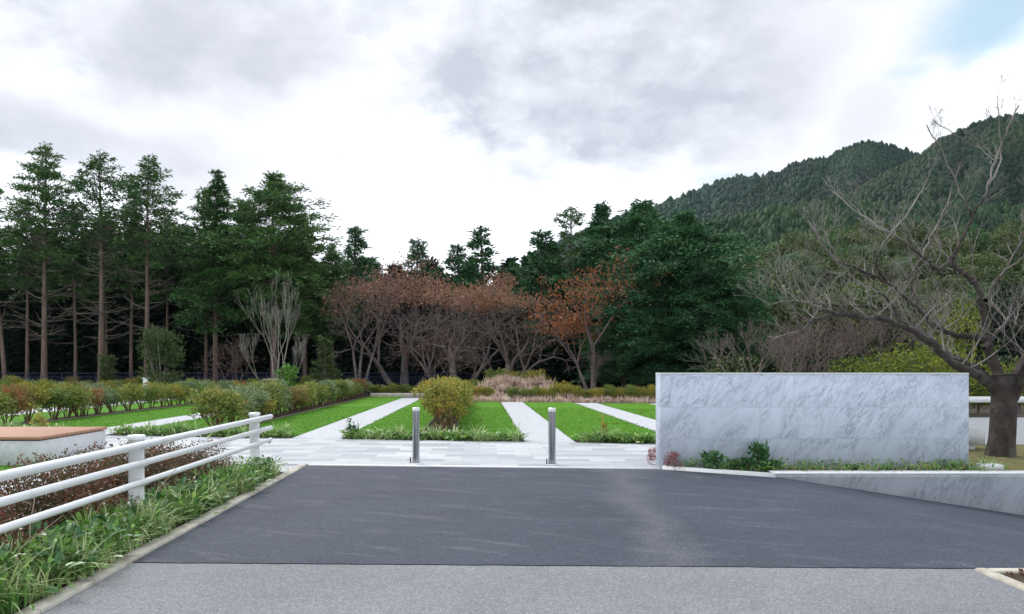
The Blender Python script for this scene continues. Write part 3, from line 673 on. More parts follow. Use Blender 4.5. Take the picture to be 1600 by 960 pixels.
def bushy(H, W, n, leaf, seed, stems=7, base=.35, lumps=14, aspect=1.0, stem_r=.012):
    """shrub: bare stems fanning up to lumpy leaf masses"""
    global RN
    RN = np.random.default_rng(seed); rr = random.Random(seed)
    sm = MB(); C = []; D = []
    for i in range(stems):
        a = rr.uniform(0, 6.283); q = rr.uniform(.2, .8)
        top = np.array([math.cos(a) * W * .5 * q, math.sin(a) * W * .5 * q, H * rr.uniform(.6, .9)]); b = np.array([math.cos(a) * .08, math.sin(a) * .08, -.05])
        mid = b * .5 + top * .5 + np.array([rr.gauss(0, .03), rr.gauss(0, .03), .05])
        sm.tube([b, b + (0, 0, H * .15), mid, top], [stem_r, stem_r, stem_r * .8, stem_r * .5], 4, False)
    for i in range(lumps):
        a = rr.uniform(0, 6.283); q = math.sqrt(rr.random()) * .78; zz = rr.uniform(base + .12, .88)
        env = 1 - abs((zz - .62) / .55) ** 2 * .45
        c = np.array([math.cos(a) * W * .5 * q * env, math.sin(a) * W * .5 * q * env * aspect, H * zz]); k_ = n // lumps
        rad = W * rr.uniform(.16, .27)
        o, d = ball(k_, rad, (1, 1, .62), .1)
        C.append(c + o); D.append(unit(d * .6 + RN.normal(size=(k_, 3)) * .5 + (0, 0, .35)))
    C = np.vstack(C); D = np.vstack(D); m_ = len(C)
    lm = MB().leaves(C, D, RN.uniform(.7, 1.25, m_) * leaf[0], RN.uniform(.7, 1.2, m_) * leaf[1])
    return sm.mesh('stems'), lm.mesh('foliage')
def put_shrub(ms, name, loc, label, mats, rz=0, scale=1.0, group=None, cat='shrub'):
    t = thing(name, loc, label, cat, group, rz); t.scale = (scale,) * 3 if not hasattr(scale, '__len__') else scale
    add('stems', ms[0], M[mats[0]], t); o = bpy.data.objects.new('foliage', ms[1]); COL.objects.link(o); o.parent = t
    if len(ms[1].materials) == 0: ms[1].materials.append(M[mats[1]])
    o.material_slots[0].link = 'OBJECT'; o.material_slots[0].material = M[mats[1]]
    return t

# ------------------------------------------------------------------ forest: tall cypresses on the left
tallA = [conifer(15.4, 2.75, 8.2, 130, 5, 28, .20, 'tall', 60, seed=11, openness=.10),
         conifer(15.1, 2.9, 8.6, 110, 5, 26, .22, 'tall', 60, seed=12, openness=.22),
         conifer(14.8, 2.6, 7.9, 115, 5, 26, .19, 'tall', 40, seed=13, openness=.08)]
thinA = [conifer(13.2, 2.1, 7.0, 80, 5, 24, .14, 'tall', 26, seed=14, openness=.15), conifer(12.4, 2.1, 6.2, 80, 5, 24, .13, 'cone', 20, seed=15, openness=.1)]
CM = ('bark_cedar', 'leaf_hinoki', 'bark_dead')
TG = 'tall cypress trunks behind the metal fence'
D0 = 43.0
def TX(px, d=D0): return GX(px, d)
put_conifer(tallA[0], 'cypress_tree', (TX(69), D0, 0), 'tallest cypress at far left with straight bare trunk and pointed top', CM, 0)
put_conifer(tallA[1], 'cypress_tree', (TX(158), D0, 0), 'tall cypress with thin open crown and many bare branches, left of the round shrub tree', CM, 1.0)
put_conifer(tallA[2], 'cypress_tree', (TX(229), D0, 0), 'tall cypress rising directly behind the round olive shrub tree', CM, 2.0)
for px, d, i, s, rz, lab in ((42, 44.5, 0, .93, 3, 'slim cypress trunk just left of the tallest cypress'), (118, 45, 1, .98, 1, 'very thin cypress trunk between the two tallest crowns'),
                             (166, 46.5, 0, .9, 4, 'thin trunk close behind the open crowned cypress'), (205, 45, 1, 1.02, 5, 'reddish cypress trunk left of the round shrub tree'),
                             (-25, 44, 0, 1.05, 2, 'cypress at the left picture edge, partly cut off'), (262, 46, 1, .95, 0, 'cypress crown filling the gap right of the third tall cypress')):
    put_conifer(thinA[i], 'cypress_tree', (TX(px, d), d, 0), lab, CM, rz, s, TG)
lean = conifer(11.5, 1.2, 8.0, 36, 4, 22, .15, 'cone', 8, seed=16, lean=-.10)
put_conifer(lean, 'cypress_tree', (TX(10, 43.5), 43.5, 0), 'leaning trunk at the far left edge tilting left', CM)
# dense cypresses
denseA = conifer(13.6, 3.0, 4.6, 230, 6, 34, .22, 'egg', 14, seed=21, spread=.42, openness=.06)
denseB = conifer(13.0, 2.7, 3.9, 210, 6, 32, .20, 'cone', 10, seed=22, spread=.38, openness=.08)
conicA = conifer(11.0, 3.0, 1.4, 230, 6, 36, .2, 'cone', 0, seed=23, spread=.42, matl='leaf_cypress')
conicB = conifer(11.0, 3.6, .9, 270, 7, 38, .2, 'egg', 0, seed=24, spread=.45)
spiky = conifer(9.5, 2.2, 2.0, 130, 5, 30, .14, 'cone', 0, seed=25, spread=.30, openness=.06)
def treeat(ms, px, topy, d, H, label, mats, rz=0, name='cypress_tree', group=None, wide=1.0):
    z = CH + (HY - topy) / F * d; s = z / H
    return put_conifer(ms, name, (TX(px, d), d, 0), label, mats, rz, (s * wide, s * wide, s), group)
CD = ('bark_cedar', 'leaf_hinoki', 'bark_dead'); CC = ('bark_cedar', 'leaf_cypress', 'bark_dead')
treeat(denseB, 337, 276, 44, 13.0, 'dense cypress with spiky crown left of the broadest one', CD, .5, wide=.9)
treeat(thinA[1], 322, 300, 46, 12.4, 'slim cypress trunk just behind the spiky crowned cypress', CD, 2.5, group=TG)
treeat(denseA, 428, 277, 44, 13.6, 'broad dense cypress with egg shaped crown above the pale bare tree', CD, 0, wide=1.12)
treeat(denseB, 476, 340, 46, 13.0, 'cypress on the right shoulder of the broad dense cypress', CD, 4)
treeat(denseB, 385, 320, 48, 13.0, 'cypress half hidden between the two dense cypresses', CD, 3)
treeat(spiky, 550, 360, 50, 9.5, 'small spiky conifer top right of the broad dense cypress', CC, 0, 'conifer_tree', wide=1.1)
treeat(denseA, 520, 385, 47, 13.6, 'lower dense cypress below the small spiky top', CD, 2, wide=.8)
treeat(spiky, 650, 379, 54, 9.5, 'lone spiky conifer top above the first brown oak', CC, 1, 'conifer_tree', wide=1.15)
treeat(spiky, 718, 388, 54, 9.5, 'shorter conifer just left of the pointed central conifer', CC, 2, 'conifer_tree', wide=1.3)
treeat(spiky, 757, 362, 53, 9.5, 'pointed conifer in the centre above the brown oaks', CC, 3, 'conifer_tree', wide=1.3)
for px_, ty_, w_, lb_ in ((585, 415, 1.0, 'low conifer left of the lone spiky top'), (622, 425, .9, 'low conifer just left under the lone spiky top'), (685, 422, .9, 'low conifer between the lone spiky top and the central pair'), (738, 405, .9, 'dark conifer filling between the two central conifers'), (822, 405, .9, 'low conifer left of the taller conifer beside the orange tree'), (865, 385, .9, 'dark conifer just left behind the orange leaved tree')):
    treeat(conicA, px_, ty_, 57, 11, lb_, CC, px_, 'conifer_tree', wide=w_)
treeat(conicA, 800, 415, 55, 11, 'low conifer right of the pointed central conifer', CC, 1, 'conifer_tree', wide=.9)
treeat(spiky, 843, 368, 50, 9.5, 'conifer left of the orange leaved tree', CC, 5, 'conifer_tree', wide=1.5)
treeat(thinA[0], 890, 328, 50, 13.2, 'loose topped conifer behind the orange leaved tree', CD, 0, 'conifer_tree', wide=1.2)
treeat(conicA, 940, 324, 49, 11, 'pointed conifer directly behind the orange leaved tree', CC, 2, 'conifer_tree', wide=.95)
treeat(conicB, 1000, 322, 47, 11, 'tall dark conifer right of the orange leaved tree', CC, 1, 'conifer_tree', wide=1.3)
treeat(conicB, 1074, 337, 40, 11, 'big dense blue green conifer above the left half of the marble wall', CC, 3, 'conifer_tree', wide=1.3)
treeat(conicB, 1035, 375, 38.5, 11, 'dense conifer above the left end of the marble wall', CC, 5, 'conifer_tree', wide=1.15)
treeat(conicB, 1125, 425, 38, 11, 'lower dark conifer at the right shoulder of the big conifer', CC, 0, 'conifer_tree', wide=1.25)
treeat(conicA, 975, 420, 41, 11, 'dark conifer low behind the right side of the orange leaved tree', CC, 0, 'conifer_tree', wide=1.4)
# dark wood behind
backT = [conifer(11.5, 3.0, .6, 150, 5, 22, .2, 'egg', 8, leaf=(.5, .26), seed=31, spread=.8), conifer(12.5, 2.6, 1.2, 140, 5, 22, .2, 'tall', 14, leaf=(.5, .26), seed=32, spread=.75)]
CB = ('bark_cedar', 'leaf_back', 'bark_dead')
rb = random.Random(9)
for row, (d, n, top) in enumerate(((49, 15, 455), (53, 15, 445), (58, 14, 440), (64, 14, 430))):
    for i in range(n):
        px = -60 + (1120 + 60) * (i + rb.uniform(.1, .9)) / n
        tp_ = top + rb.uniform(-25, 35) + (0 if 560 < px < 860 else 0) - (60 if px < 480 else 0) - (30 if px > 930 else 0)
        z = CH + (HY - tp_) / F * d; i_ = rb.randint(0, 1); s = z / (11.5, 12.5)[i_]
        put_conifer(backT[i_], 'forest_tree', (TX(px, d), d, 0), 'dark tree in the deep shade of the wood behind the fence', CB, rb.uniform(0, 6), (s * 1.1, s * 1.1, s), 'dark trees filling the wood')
# low dark understorey in the wood
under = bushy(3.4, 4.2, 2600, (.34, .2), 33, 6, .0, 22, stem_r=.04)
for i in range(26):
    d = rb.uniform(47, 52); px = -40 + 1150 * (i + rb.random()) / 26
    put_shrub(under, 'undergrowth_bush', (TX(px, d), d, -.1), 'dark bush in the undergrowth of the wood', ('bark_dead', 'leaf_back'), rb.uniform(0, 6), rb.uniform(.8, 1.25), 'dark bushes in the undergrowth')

# ------------------------------------------------------------------ bare and brown trees
oak = [decid(41, [((.12, 0, 1), 1.7, .17, (0, 0)), ((-.7, .1, .9), 1.7, .12, (-.1, 0)), ((.8, -.2, .7), 1.5, .09, (.1, 0))], 6, 3000, .105, 4.0, .34, split=(2, 3), ang=.66, up=.10, shrink=.82, wig=.17, rmin=.009, flat=.10, first=1.1),
       decid(42, [((-.1, .1, 1), 1.7, .2, (0, 0)), ((.85, -.1, .8), 1.7, .11, (.1, 0)), ((-.9, 0, .7), 1.7, .1, (-.1, 0))], 6, 2900, .105, 3.9, .34, split=(2, 3), ang=.68, up=.10, shrink=.82, wig=.17, rmin=.009, flat=.12, first=1.1)]
multi = decid(43, [((-.18, 0, 1), 3.0, .10, (-.12, 0)), ((.05, .1, 1), 3.2, .11, (0, 0)), ((.2, -.1, 1), 3.0, .09, (.12, 0))], 5, 1400, .15, 5.0, .3, split=(2, 3), ang=.5, up=.2, shrink=.78, wig=.12, rmin=.011)
orange = decid(44, [((-.42, 0, 1), 3.0, .15, (-.1, 0)), ((.03, 0, 1), 4.2, .19, (.05, .1)), ((.15, .1, 1), 1.6, .1, (.3, .2))], 6, 3000, .22, 4.0, .32, split=(2, 3), ang=.58, up=.14, shrink=.78, wig=.12, rmin=.011)
def treeD(ms, px, topy, d, name, label, mats, rz=0, wide=1.0, extra=1.0, group=None):
    H = max(v.co.z for v in ms[1].vertices); z = CH + (HY - topy) / F * d; s = z / H
    return put_decid(ms, name, (TX(px, d), d, 0), label, mats, rz, (s * wide, s * wide, s), group)
BT = ('bark_grey', 'bark_twig', 'leaf_brown'); BO = ('bark_grey', 'bark_twig', 'leaf_orange')
treeD(multi, 562, 412, 42, 'bare_tree', 'grey bare tree with several slender trunks, left of the brown oaks', BT, .3, .95)
treeD(oak[0], 630, 402, 44.5, 'oak_tree', 'leftmost brown leaved oak, behind the slender trunked tree', BT, .6, 1.0)
treeD(oak[1], 712, 430, 41, 'oak_tree', 'wide brown oak whose trunk rises behind the central hedge', BT, 0, .88)
treeD(oak[0], 798, 430, 40, 'oak_tree', 'wide brown oak right of centre with twisted grey trunk', BT, 2.6, .9)
treeD(orange, 925, 382, 38, 'orange_leaved_tree', 'tree with forked grey trunk and sparse orange leaves left of the marble wall', BO, 0, .95)
pale = decid(45, [((-.16, 0, 1), 2.6, .062, (-.04, 0)), ((.02, .05, 1), 2.9, .07, (0, 0)), ((.14, -.05, 1), 2.6, .062, (.05, 0)), ((-.75, 0, .8), 1.9, .035, (-.05, 0)), ((.8, .1, .9), 1.7, .03, (.05, 0))], 5, 0, split=(2, 3), ang=.36, up=.5, shrink=.78, wig=.10, rmin=.008)
t = treeD(pale, 432, 418, 38.5, 'pale_bare_tree', 'slender pale bare tree with upswept white branches', ('bark_pale', 'bark_pale', None), 0, .95)
t2 = thing('tree_stake', (TX(432, 38.3), 38.3, 0), 'wooden support stakes around the pale bare tree', 'tree support')
m = MB(); m.tube([(-.75, 0, .95), (.75, 0, .95)], .05, 8); m.build('crossbar', M['wood_stake'], t2)
for x in (-.45, .35): m = MB(); m.tube([(x * 1.5, 0, -.1), (x, 0, 1.05)], .05, 8); m.build('leg', M['wood_stake'], t2)
brownbush = decid(46, [((-.3, 0, 1), 1.2, .05, (-.1, 0)), ((.3, .1, 1), 1.3, .05, (.1, 0)), ((0, .3, 1), 1.4, .05, (0, 0))], 5, 350, .12, 1.0, .25, split=(2, 3), ang=.6, up=.12, shrink=.8, wig=.15, rmin=.01)
treeD(brownbush, 365, 520, 43, 'brown_bush', 'withered brown bush beneath the broad dense cypress', BT, 0, 1.1)
treeD(brownbush, 690, 500, 43, 'brown_bush', 'tangled bare bush between the two wide brown oaks', BT, 2, 1.3)
# small evergreens in front of the fence
rnd = bushy(3.2, 2.3, 3600, (.15, .08), 51, 6, .12, 34, stem_r=.03)
put_shrub(rnd, 'round_shrub_tree', (TX(252, 37), 37, 0), 'round olive green shrub tree in front of the tall trunks', ('bark_pale', 'leaf_olive'), 0, (.98, .98, 1.22))
cone_s = conifer(2.9, .85, .5, 60, 4, 18, .04, 'cone', 0, leaf=(.16, .09), seed=52, spread=.2)
put_conifer(cone_s, 'young_evergreen_tree', (TX(508, 38.3), 38.3, 0), 'young green tree right of the pale bare tree', ('bark_pale', 'leaf_olive', 'bark_pale'), 0, (1.0, 1.0, 1.08))
small_g = bushy(1.9, 1.3, 1300, (.15, .08), 53, 5, .1, 16, stem_r=.02)
put_shrub(small_g, 'small_evergreen_shrub', (TX(450, 38), 38, 0), 'small green shrub at the foot of the pale bare tree', ('bark_pale', 'leaf_cover'), 0, (1, 1, 1.05))
cone_t = conifer(2.0, .5, .2, 40, 4, 16, .03, 'cone', 0, leaf=(.15, .07), seed=54, spread=.16)
put_conifer(cone_t, 'young_conifer', (TX(166, 37.5), 37.5, 0), 'tiny pointed conifer in front of the fence at left', ('bark_pale', 'leaf_olive', 'bark_pale'), 0, 1.05)
m = MB(); m.box(-.14, .14, -.05, .05, 0, 1.02, .01); m.box(-.2, .2, -.06, .06, 1.02, 1.08, .01)
tag(m.build('plant_marker', M['white_paint'], None, loc=(TX(228, 36.6), 36.6, 0)), 'small white marker post at the foot of the round shrub tree', 'marker')

# ------------------------------------------------------------------ hedge rows
nan = [bushy(1.15, 1.15, 2300, (.095, .035), 61, 14, .22, 30), bushy(1.15, 1.1, 2300, (.095, .035), 62, 14, .28, 28), bushy(1.1, 1.2, 2300, (.09, .035), 63, 14, .26, 30)]
NM = ['leaf_nandina', 'leaf_nandina', 'leaf_nandina', 'leaf_nandina_grey', 'leaf_nandina_grey', 'leaf_nandina_gold', 'leaf_nandina_red']
rh = random.Random(3)
def hedge(x, y0, y1, step, s0, s1, group, label, firstlabel, mats=None, wide=1.0):
    y = y0; i = 0
    while y < y1:
        f = (y - y0) / (y1 - y0); s = s0 + (s1 - s0) * f ** .7
        mt = rh.choice(mats or NM)
        put_shrub(nan[rh.randint(0, 2)], 'nandina_shrub', (x + rh.uniform(-.08, .08), y, 0), firstlabel if i == 0 else label, ('stem_red', mt if i else ('leaf_nandina' if x < -2 else 'leaf_nandina_gold')), rh.uniform(0, 6.28),
                  (s * wide * rh.uniform(.88, 1.12), s * wide * rh.uniform(.88, 1.12), s * rh.uniform(.84, 1.1)), group)
        y += step * rh.uniform(.6, 1.1) * (1 + .2 * f); i += 1
hedge(-.85, 17.1, 32, .72, 1.12, .86, 'shrubs in the central hedge row', 'leafy shrub in the row running back from the central golden shrub', 'second shrub of the central hedge row right behind the golden one', ['leaf_nandina', 'leaf_nandina_gold', 'leaf_nandina_gold'], .92)
hedge(-6.55, 16.9, 38, .78, 1.02, .80, 'shrubs in the hedge left of the first pale path', 'leafy shrub in the hedge between the left lawns', 'large front shrub of the left hedge beyond the guard rail end', None, 1.15)
hedge(-12.7, 17.6, 38.5, .9, 1.02, .82, 'shrubs in the thin stemmed hedge behind the bench', 'thin stemmed leafy shrub in the hedge row behind the bench', 'front shrub of the thin stemmed hedge behind the bench', None, 1.05)
hedge(-19.4, 20, 38.5, 1.0, 1.0, .82, 'shrubs in the far left hedge', 'leafy shrub in the far left hedge row', 'front shrub of the far left hedge row')
hedge(-26.2, 30, 39, 1.1, 1.1, .95, 'shrubs in the hedge at the left edge', 'leafy shrub in the hedge row at the left picture edge', 'front shrub of the hedge row at the left picture edge')
cb1 = bushy(1.42, 1.15, 2000, (.11, .035), 67, 20, .26, 15, stem_r=.014)
put_shrub(cb1, 'nandina_shrub', (-.93, 16.3, 0), 'golden yellow and green shrub at the front of the central hedge, behind the left bollard', ('stem_red', 'leaf_nandina_gold'), 1.0, (1, 1, .92))
cb2 = bushy(.62, .6, 420, (.11, .035), 68, 9, .2, 8)
put_shrub(cb2, 'nandina_shrub', (-.78, 15.75, 0), 'low reddish shoots at the foot of the golden central shrub', ('stem_red', 'leaf_nandina_red'), 0, 1)
def cross(x0, x1, yf, step, s, group, label, mats, zs=1.0):
    x = x0
    while x < x1:
        put_shrub(nan[rh.randint(0, 2)], 'nandina_shrub', (x, yf(x) + rh.uniform(-.12, .12), 0), label, ('stem_red', rh.choice(mats)), rh.uniform(0, 6.28), (s * rh.uniform(.85, 1.15), s, s * zs * rh.uniform(.8, 1.2)), group)
        x += step * rh.uniform(.85, 1.15)
cross(1.6, 9.5, lambda x: 32.6 - .1 * x, .5, .62, 'low shrubs along the far end of the right lawns', 'low green and red shrub in the far row left of the marble wall', ['leaf_nandina', 'leaf_nandina_gold'])
cross(-.6, .9, lambda x: 33.2, .5, .66, 'low shrubs behind the central hedge', 'low reddish shrub at the far end right of the central hedge', ['leaf_nandina', 'leaf_nandina_gold'])
cross(-6.0, -2.0, lambda x: 38.6, .55, .7, 'low shrubs at the end of the first pale path', 'low reddish shrub before the fence at the end of the first pale path', ['leaf_nandina', 'leaf_nandina_gold'], .9)
cross(-28, -6.6, lambda x: 39.6, .85, .92, 'shrubs along the metal fence', 'leafy shrub in the row along the foot of the metal fence', NM, .9)
m = MB(); m.box(-6.0, -1.2, 37.3, 37.5, -.05, .22, .02); tag(m.build('low_stone_edge', M['kerb_old']), 'low sandy stone edging at the far end of the first pale path', 'stone edging')
# earth mound with dry grass
mound = MB(); nx, ny = 22, 10
def mz(x, y):
    return max(0, .95 * math.exp(-((x - 1.9) / 2.3) ** 4) * math.exp(-((y - 36.6) / 1.9) ** 2) + .06 * math.sin(x * 3 + y)) - .02
V, Q = grid(list(np.linspace(-1.5, 5.6, nx)), list(np.linspace(33.6, 40, ny)), mz); mound.raw(V, Q); struct('earth_mound', mound, M['soil'], True)
def tufts(name, pts, n_per, h, mat, label, cat, width=.012, arch=.6, spread=.08, seed=1, segs=4, parent=None):
    rg = np.random.default_rng(seed); pts = np.asarray(pts, float); N_ = len(pts) * n_per
    B = np.repeat(pts, n_per, axis=0) + rg.normal(0, spread, (N_, 3)) * (1, 1, 0)
    a = rg.uniform(0, 6.283, N_); d = np.stack([np.cos(a), np.sin(a), 0 * a], 1); w = np.stack([-np.sin(a), np.cos(a), 0 * a], 1)
    L = h * rg.uniform(.55, 1.25, N_) * np.repeat(rg.uniform(.5, 1.25, len(pts)), n_per); ar = arch * rg.uniform(.3, 1.4, N_); s = np.linspace(0, 1, segs + 1)
    pos = B[:, None] + d[:, None] * (L * ar)[:, None, None] * (s ** 1.5)[None, :, None] + np.array((0, 0, 1.))[None, None] * L[:, None, None] * (s[None] - (ar[:, None] * .62) * s[None] ** 2.3)[..., None]
    wd = width * (1 - s ** 2.2 * .92)
    VL = pos - w[:, None] * wd[None, :, None] * .5; VR = pos + w[:, None] * wd[None, :, None] * .5
    V = np.stack([VL, VR], 2).reshape(-1, 3); k_ = (segs + 1) * 2
    q = np.array([(2 * i, 2 * i + 1, 2 * i + 3, 2 * i + 2) for i in range(segs)])
    Q = (np.arange(N_)[:, None, None] * k_ + q[None]).reshape(-1, 4)
    o = MB().raw(V, Q).build(name, M[mat], parent)
    if label: tag(o, label, cat, kind='stuff')
    return o
rp = np.random.default_rng(4)
pt = np.stack([rp.uniform(-.8, 4.9, 230), rp.uniform(33.7, 36.4, 230)], 1); pt = np.array([(x, y, mz(x, y)) for x, y in pt])
tufts('dry_grass', pt, 26, .42, 'straw', 'pale pinkish dry grass covering the earth mound at the end of the lawns', 'dry grass', .03, .7, .14, 5)
pt = np.stack([rp.uniform(-.9, 9.0, 200), 32.0 + rp.uniform(-.3, .5, 200), 0 * rp.random(200)], 1); pt[:, 1] -= pt[:, 0] * .1
tufts('dry_grass', pt, 22, .34, 'straw', 'low strip of dry grass along the far edge of the right lawns', 'dry grass', .026, .7, .12, 6)
mb_ = bushy(.7, 1.5, 1300, (.11, .06), 65, 6, .05, 16)
for i, (x, y) in enumerate(((-.2, 37.2), (.9, 36.8), (2.0, 37.0), (3.1, 36.9), (4.1, 36.4))):
    put_shrub(mb_, 'mound_shrub', (x, y, mz(x, y) - .05), ('yellow green low shrub on top of the earth mound', 'golden brown low shrub at the right end of the earth mound')[i >= 4], ('stem_red', ('leaf_nandina', 'leaf_nandina_gold')[i >= 2]), i, (1, 1, .8), 'low shrubs on the earth mound' if i < 4 else None)

# ------------------------------------------------------------------ planting strips before the lawns
def strip_pts(x0, x1, n, yf, dy, seed, z=.005):
    r_ = np.random.default_rng(seed); x = r_.uniform(x0, x1, n); y = np.array([yf(a) for a in x]) + r_.uniform(0, dy, n); return np.stack([x, y, np.full(n, z)], 1)
def cover(name, pts, per, size, mat, label, cat, seed, h=.2, spread=.1):
    rg = np.random.default_rng(seed); N_ = len(pts) * per; B = np.repeat(np.asarray(pts, float), per, axis=0)
    hh = rg.uniform(.2, 1, N_) * h
    C = B + np.stack([rg.normal(0, spread, N_), rg.normal(0, spread, N_), hh], 1)
    d = C - B; d[:, 2] *= .35; d = unit(d + rg.normal(size=(N_, 3)) * .05)
    # folded oval leaf
    ln = size * rg.uniform(.6, 1.25, N_); wd = ln * rg.uniform(.42, .58, N_)
    up = np.array((0, 0, 1.)); W = unit(np.cross(d, up[None] + rg.normal(size=(N_, 3)) * .25)); U = unit(np.cross(W, d))
    def pnt(s, w_, f): return C + d * (ln * s)[:, None] + W * (wd * w_)[:, None] + U * (ln * f)[:, None]
    V = np.stack([pnt(0, 0, 0), pnt(.3, .42, .05), pnt(.68, .40, .02), pnt(1, 0, -.16), pnt(.68, -.40, .02), pnt(.3, -.42, .05), pnt(.3, 0, -.03), pnt(.68, 0, -.07)], 1).reshape(-1, 3)
    b = np.arange(N_)[:, None, None] * 8
    Q = (b + np.array([(6, 1, 2, 7), (6, 7, 4, 5)])[None]).reshape(-1, 4); T = (b + np.array([(0, 1, 6), (0, 6, 5), (7, 2, 3), (7, 3, 4)])[None]).reshape(-1, 3)
    o = MB().raw(V, Q, T).build(name, M[mat]); tag(o, label, cat, kind='stuff'); return o
for (x0, x1, nm, sd) in ((-2.95, .9, 'in front of the central hedge', 1), (2.0, 4.18, 'before the lawn at the left end of the marble wall', 2), (-6.6, -4.15, 'beside the last guard rail post', 3), (-8.5, -6.7, 'before the lawn behind the guard rail', 4), (-12.2, -9.7, 'between bench and lawn', 5), (5.2, 7.3, 'behind the marble wall', 6)):
    w = x1 - x0
    tufts('lilyturf', strip_pts(x0 + .05, x1 - .05, int(w * 11), bed, .42, sd), 24, .40, 'blade_var', 'variegated lilyturf tufts ' + nm, 'ground cover', .02, 1.0, .035, 70 + sd)
    cover('ground_cover_leaves', strip_pts(x0 + .05, x1 - .05, int(w * 30), bed, .45, 20 + sd), 11, .095, 'leaf_cover', 'low green leafy ground cover ' + nm, 'ground cover', 80 + sd, .15, .07)
sprig = bushy(.6, .3, 90, (.09, .045), 71, 3, .2, 7, stem_r=.006)
put_shrub(sprig, 'leafy_sprig', (-2.75, bed(-2.75) + .15, 0), 'dark leafy sprig at the left corner of the central bed', ('stem_red', 'leaf_deep'), 0, (1.2, 1.2, .8), None, 'plant')
put_shrub(sprig, 'yellow_sprig', (GX(945, 14.3), 14.3, 0), 'upright yellowish sprig between right bollard and marble wall', ('stem_red', 'leaf_nandina_gold'), 0, (.6, .6, 1.0), None, 'plant')
put_shrub(sprig, 'yellow_sprig', (GX(63, 14.9), 14.9, 0), 'yellowish red sprig behind the bench', ('stem_red', 'leaf_nandina_gold'), 0, (1.3, 1.3, 1.3), None, 'plant')

# ------------------------------------------------------------------ left bed: ground cover + azaleas
r_ = np.random.default_rng(8)
n = 420; pts = np.stack([r_.uniform(-3.42, -2.84, n), r_.uniform(1.6, 9.75, n), np.full(n, .0)], 1)
tufts('lilyturf', pts[:330], 24, .34, 'blade_var', 'variegated lilyturf arching over the kerb beside the drive', 'ground cover', .014, .85, .035, 91, 5)
cover('ground_cover_leaves', pts[150:], 17, .072, 'leaf_cover', 'glossy green ground cover leaves between guard rail and kerb', 'ground cover', 92, .24, .085)
cover('dark_cover_leaves', pts[60:200], 4, .10, 'leaf_deep', 'larger dark green leaves in the bed under the guard rail', 'ground cover', 93, .27, .09)
az = [bushy(.60, 1.05, 5200, (.032, .017), 95, 14, .04, 46, stem_r=.006), bushy(.60, 1.0, 5200, (.032, .017), 96, 14, .04, 46, stem_r=.006)]
i = 0; y = 2.6
while y < 9.7:
    for x in ((-4.05, -3.62) if i % 2 else (-3.95,)):
        put_shrub(az[(i + int(x < -4)) % 2], 'azalea_shrub', (x + rh.uniform(-.05, .05), y + (0 if x < -3.8 else .3), 0), ('dark azalea with reddish leaf tips behind the guard rail' if y < 8.9 else 'last reddish azalea near the end post of the guard rail'), ('stem_red', 'leaf_azalea'), rh.uniform(0, 6), (1, 1, (1.02 if x < -3.8 else .72) * rh.uniform(.92, 1.08) * (.85 if y > 8.5 else 1)), 'azaleas behind the guard rail' if y < 8.9 else 'azaleas at the rail end')
    y += .66; i += 1
# stray long stalks
m = MB(); 
for (y, x, h, b) in ((5.0, -3.3, .62, .02), (6.6, -3.2, .55, .25), (7.2, -3.12, .5, .2), (4.6, -3.2, .5, .35)):
    m.tube([(x, y, 0), (x + b * .3, y, h * .6), (x + b, y + .05, h)], [.005, .004, .003], 4)
tag(m.build('dry_stalk', M['straw']), 'thin dry stalks rising out of the ground cover by the rail post', 'stalks', kind='stuff')

# ------------------------------------------------------------------ plants at the foot of the marble wall
r_ = np.random.default_rng(12)
def fy(x): return (9.62 + max(0, 4.1 - x) * .56)
def strip2(x0, x1, n): x = r_.uniform(x0, x1, n); return np.stack([x, [fy(a) + r_.uniform(.02, max(.05, 10.32 - fy(a))) for a in x], np.full(n, .01)], 1)
tufts('lilyturf', strip2(3.1, 7.4, 62), 12, .23, 'blade_var', 'sparse lilyturf tufts at the foot of the marble wall', 'ground cover', .010, .85, .03, 101, 5)
tufts('dry_tufts', strip2(4.3, 7.4, 42), 10, .15, 'straw', 'small withered tufts at the foot of the marble wall', 'dry grass', .009, .8, .03, 102, 4)
cover('dead_leaves', strip2(4.1, 7.4, 46), 7, .045, 'dead_leaf', 'brown withered leaves along the wall foot', 'leaves', 103, .10, .045)
cover('ground_cover_leaves', strip2(2.95, 7.3, 120), 8, .055, 'leaf_cover', 'low green leaves at the left foot of the marble wall', 'ground cover', 104, .14, .06)
leafy = bushy(.27, .32, 150, (.085, .045), 72, 5, .2, 10, stem_r=.006)
for px, d, s, zs, lab in ((1110, 10.05, 1.1, .9, 'bushy green plant at the wall foot near its left end'), (1146, 10.1, .7, .85, 'small green plant between two bushier ones at the wall foot'),
                          (1170, 9.95, .9, .8, 'low green plant just left of the tall one at the wall foot'), (1187, 10.08, .95, 1.45, 'tallest green plant against the lower marble wall'),
                          (1208, 9.85, .9, .75, 'low green plant right of the tall one at the wall foot'), (1330, 9.9, .6, .7, 'tiny green plant at the middle of the wall foot')):
    put_shrub(leafy, 'leafy_plant', (GX(px, d), d, 0), lab, ('stem_red', 'leaf_deep'), px, (s, s, s * zs), None, 'plant')
pk = bushy(.28, .34, 420, (.035, .018), 73, 5, .05, 10, stem_r=.004)
put_shrub(pk, 'pink_shrub', (GX(1052, 10.2), 10.2, 0), 'low pinkish red shrub at the left foot of the marble wall front', ('stem_red', 'leaf_pink'), 0, 1.0)
put_shrub(pk, 'pink_shrub', (GX(1020, 10.75), 10.75, 0), 'small pinkish shrub beside the left end face of the wall', ('stem_red', 'leaf_pink'), 1, (.7, .7, 1.0))
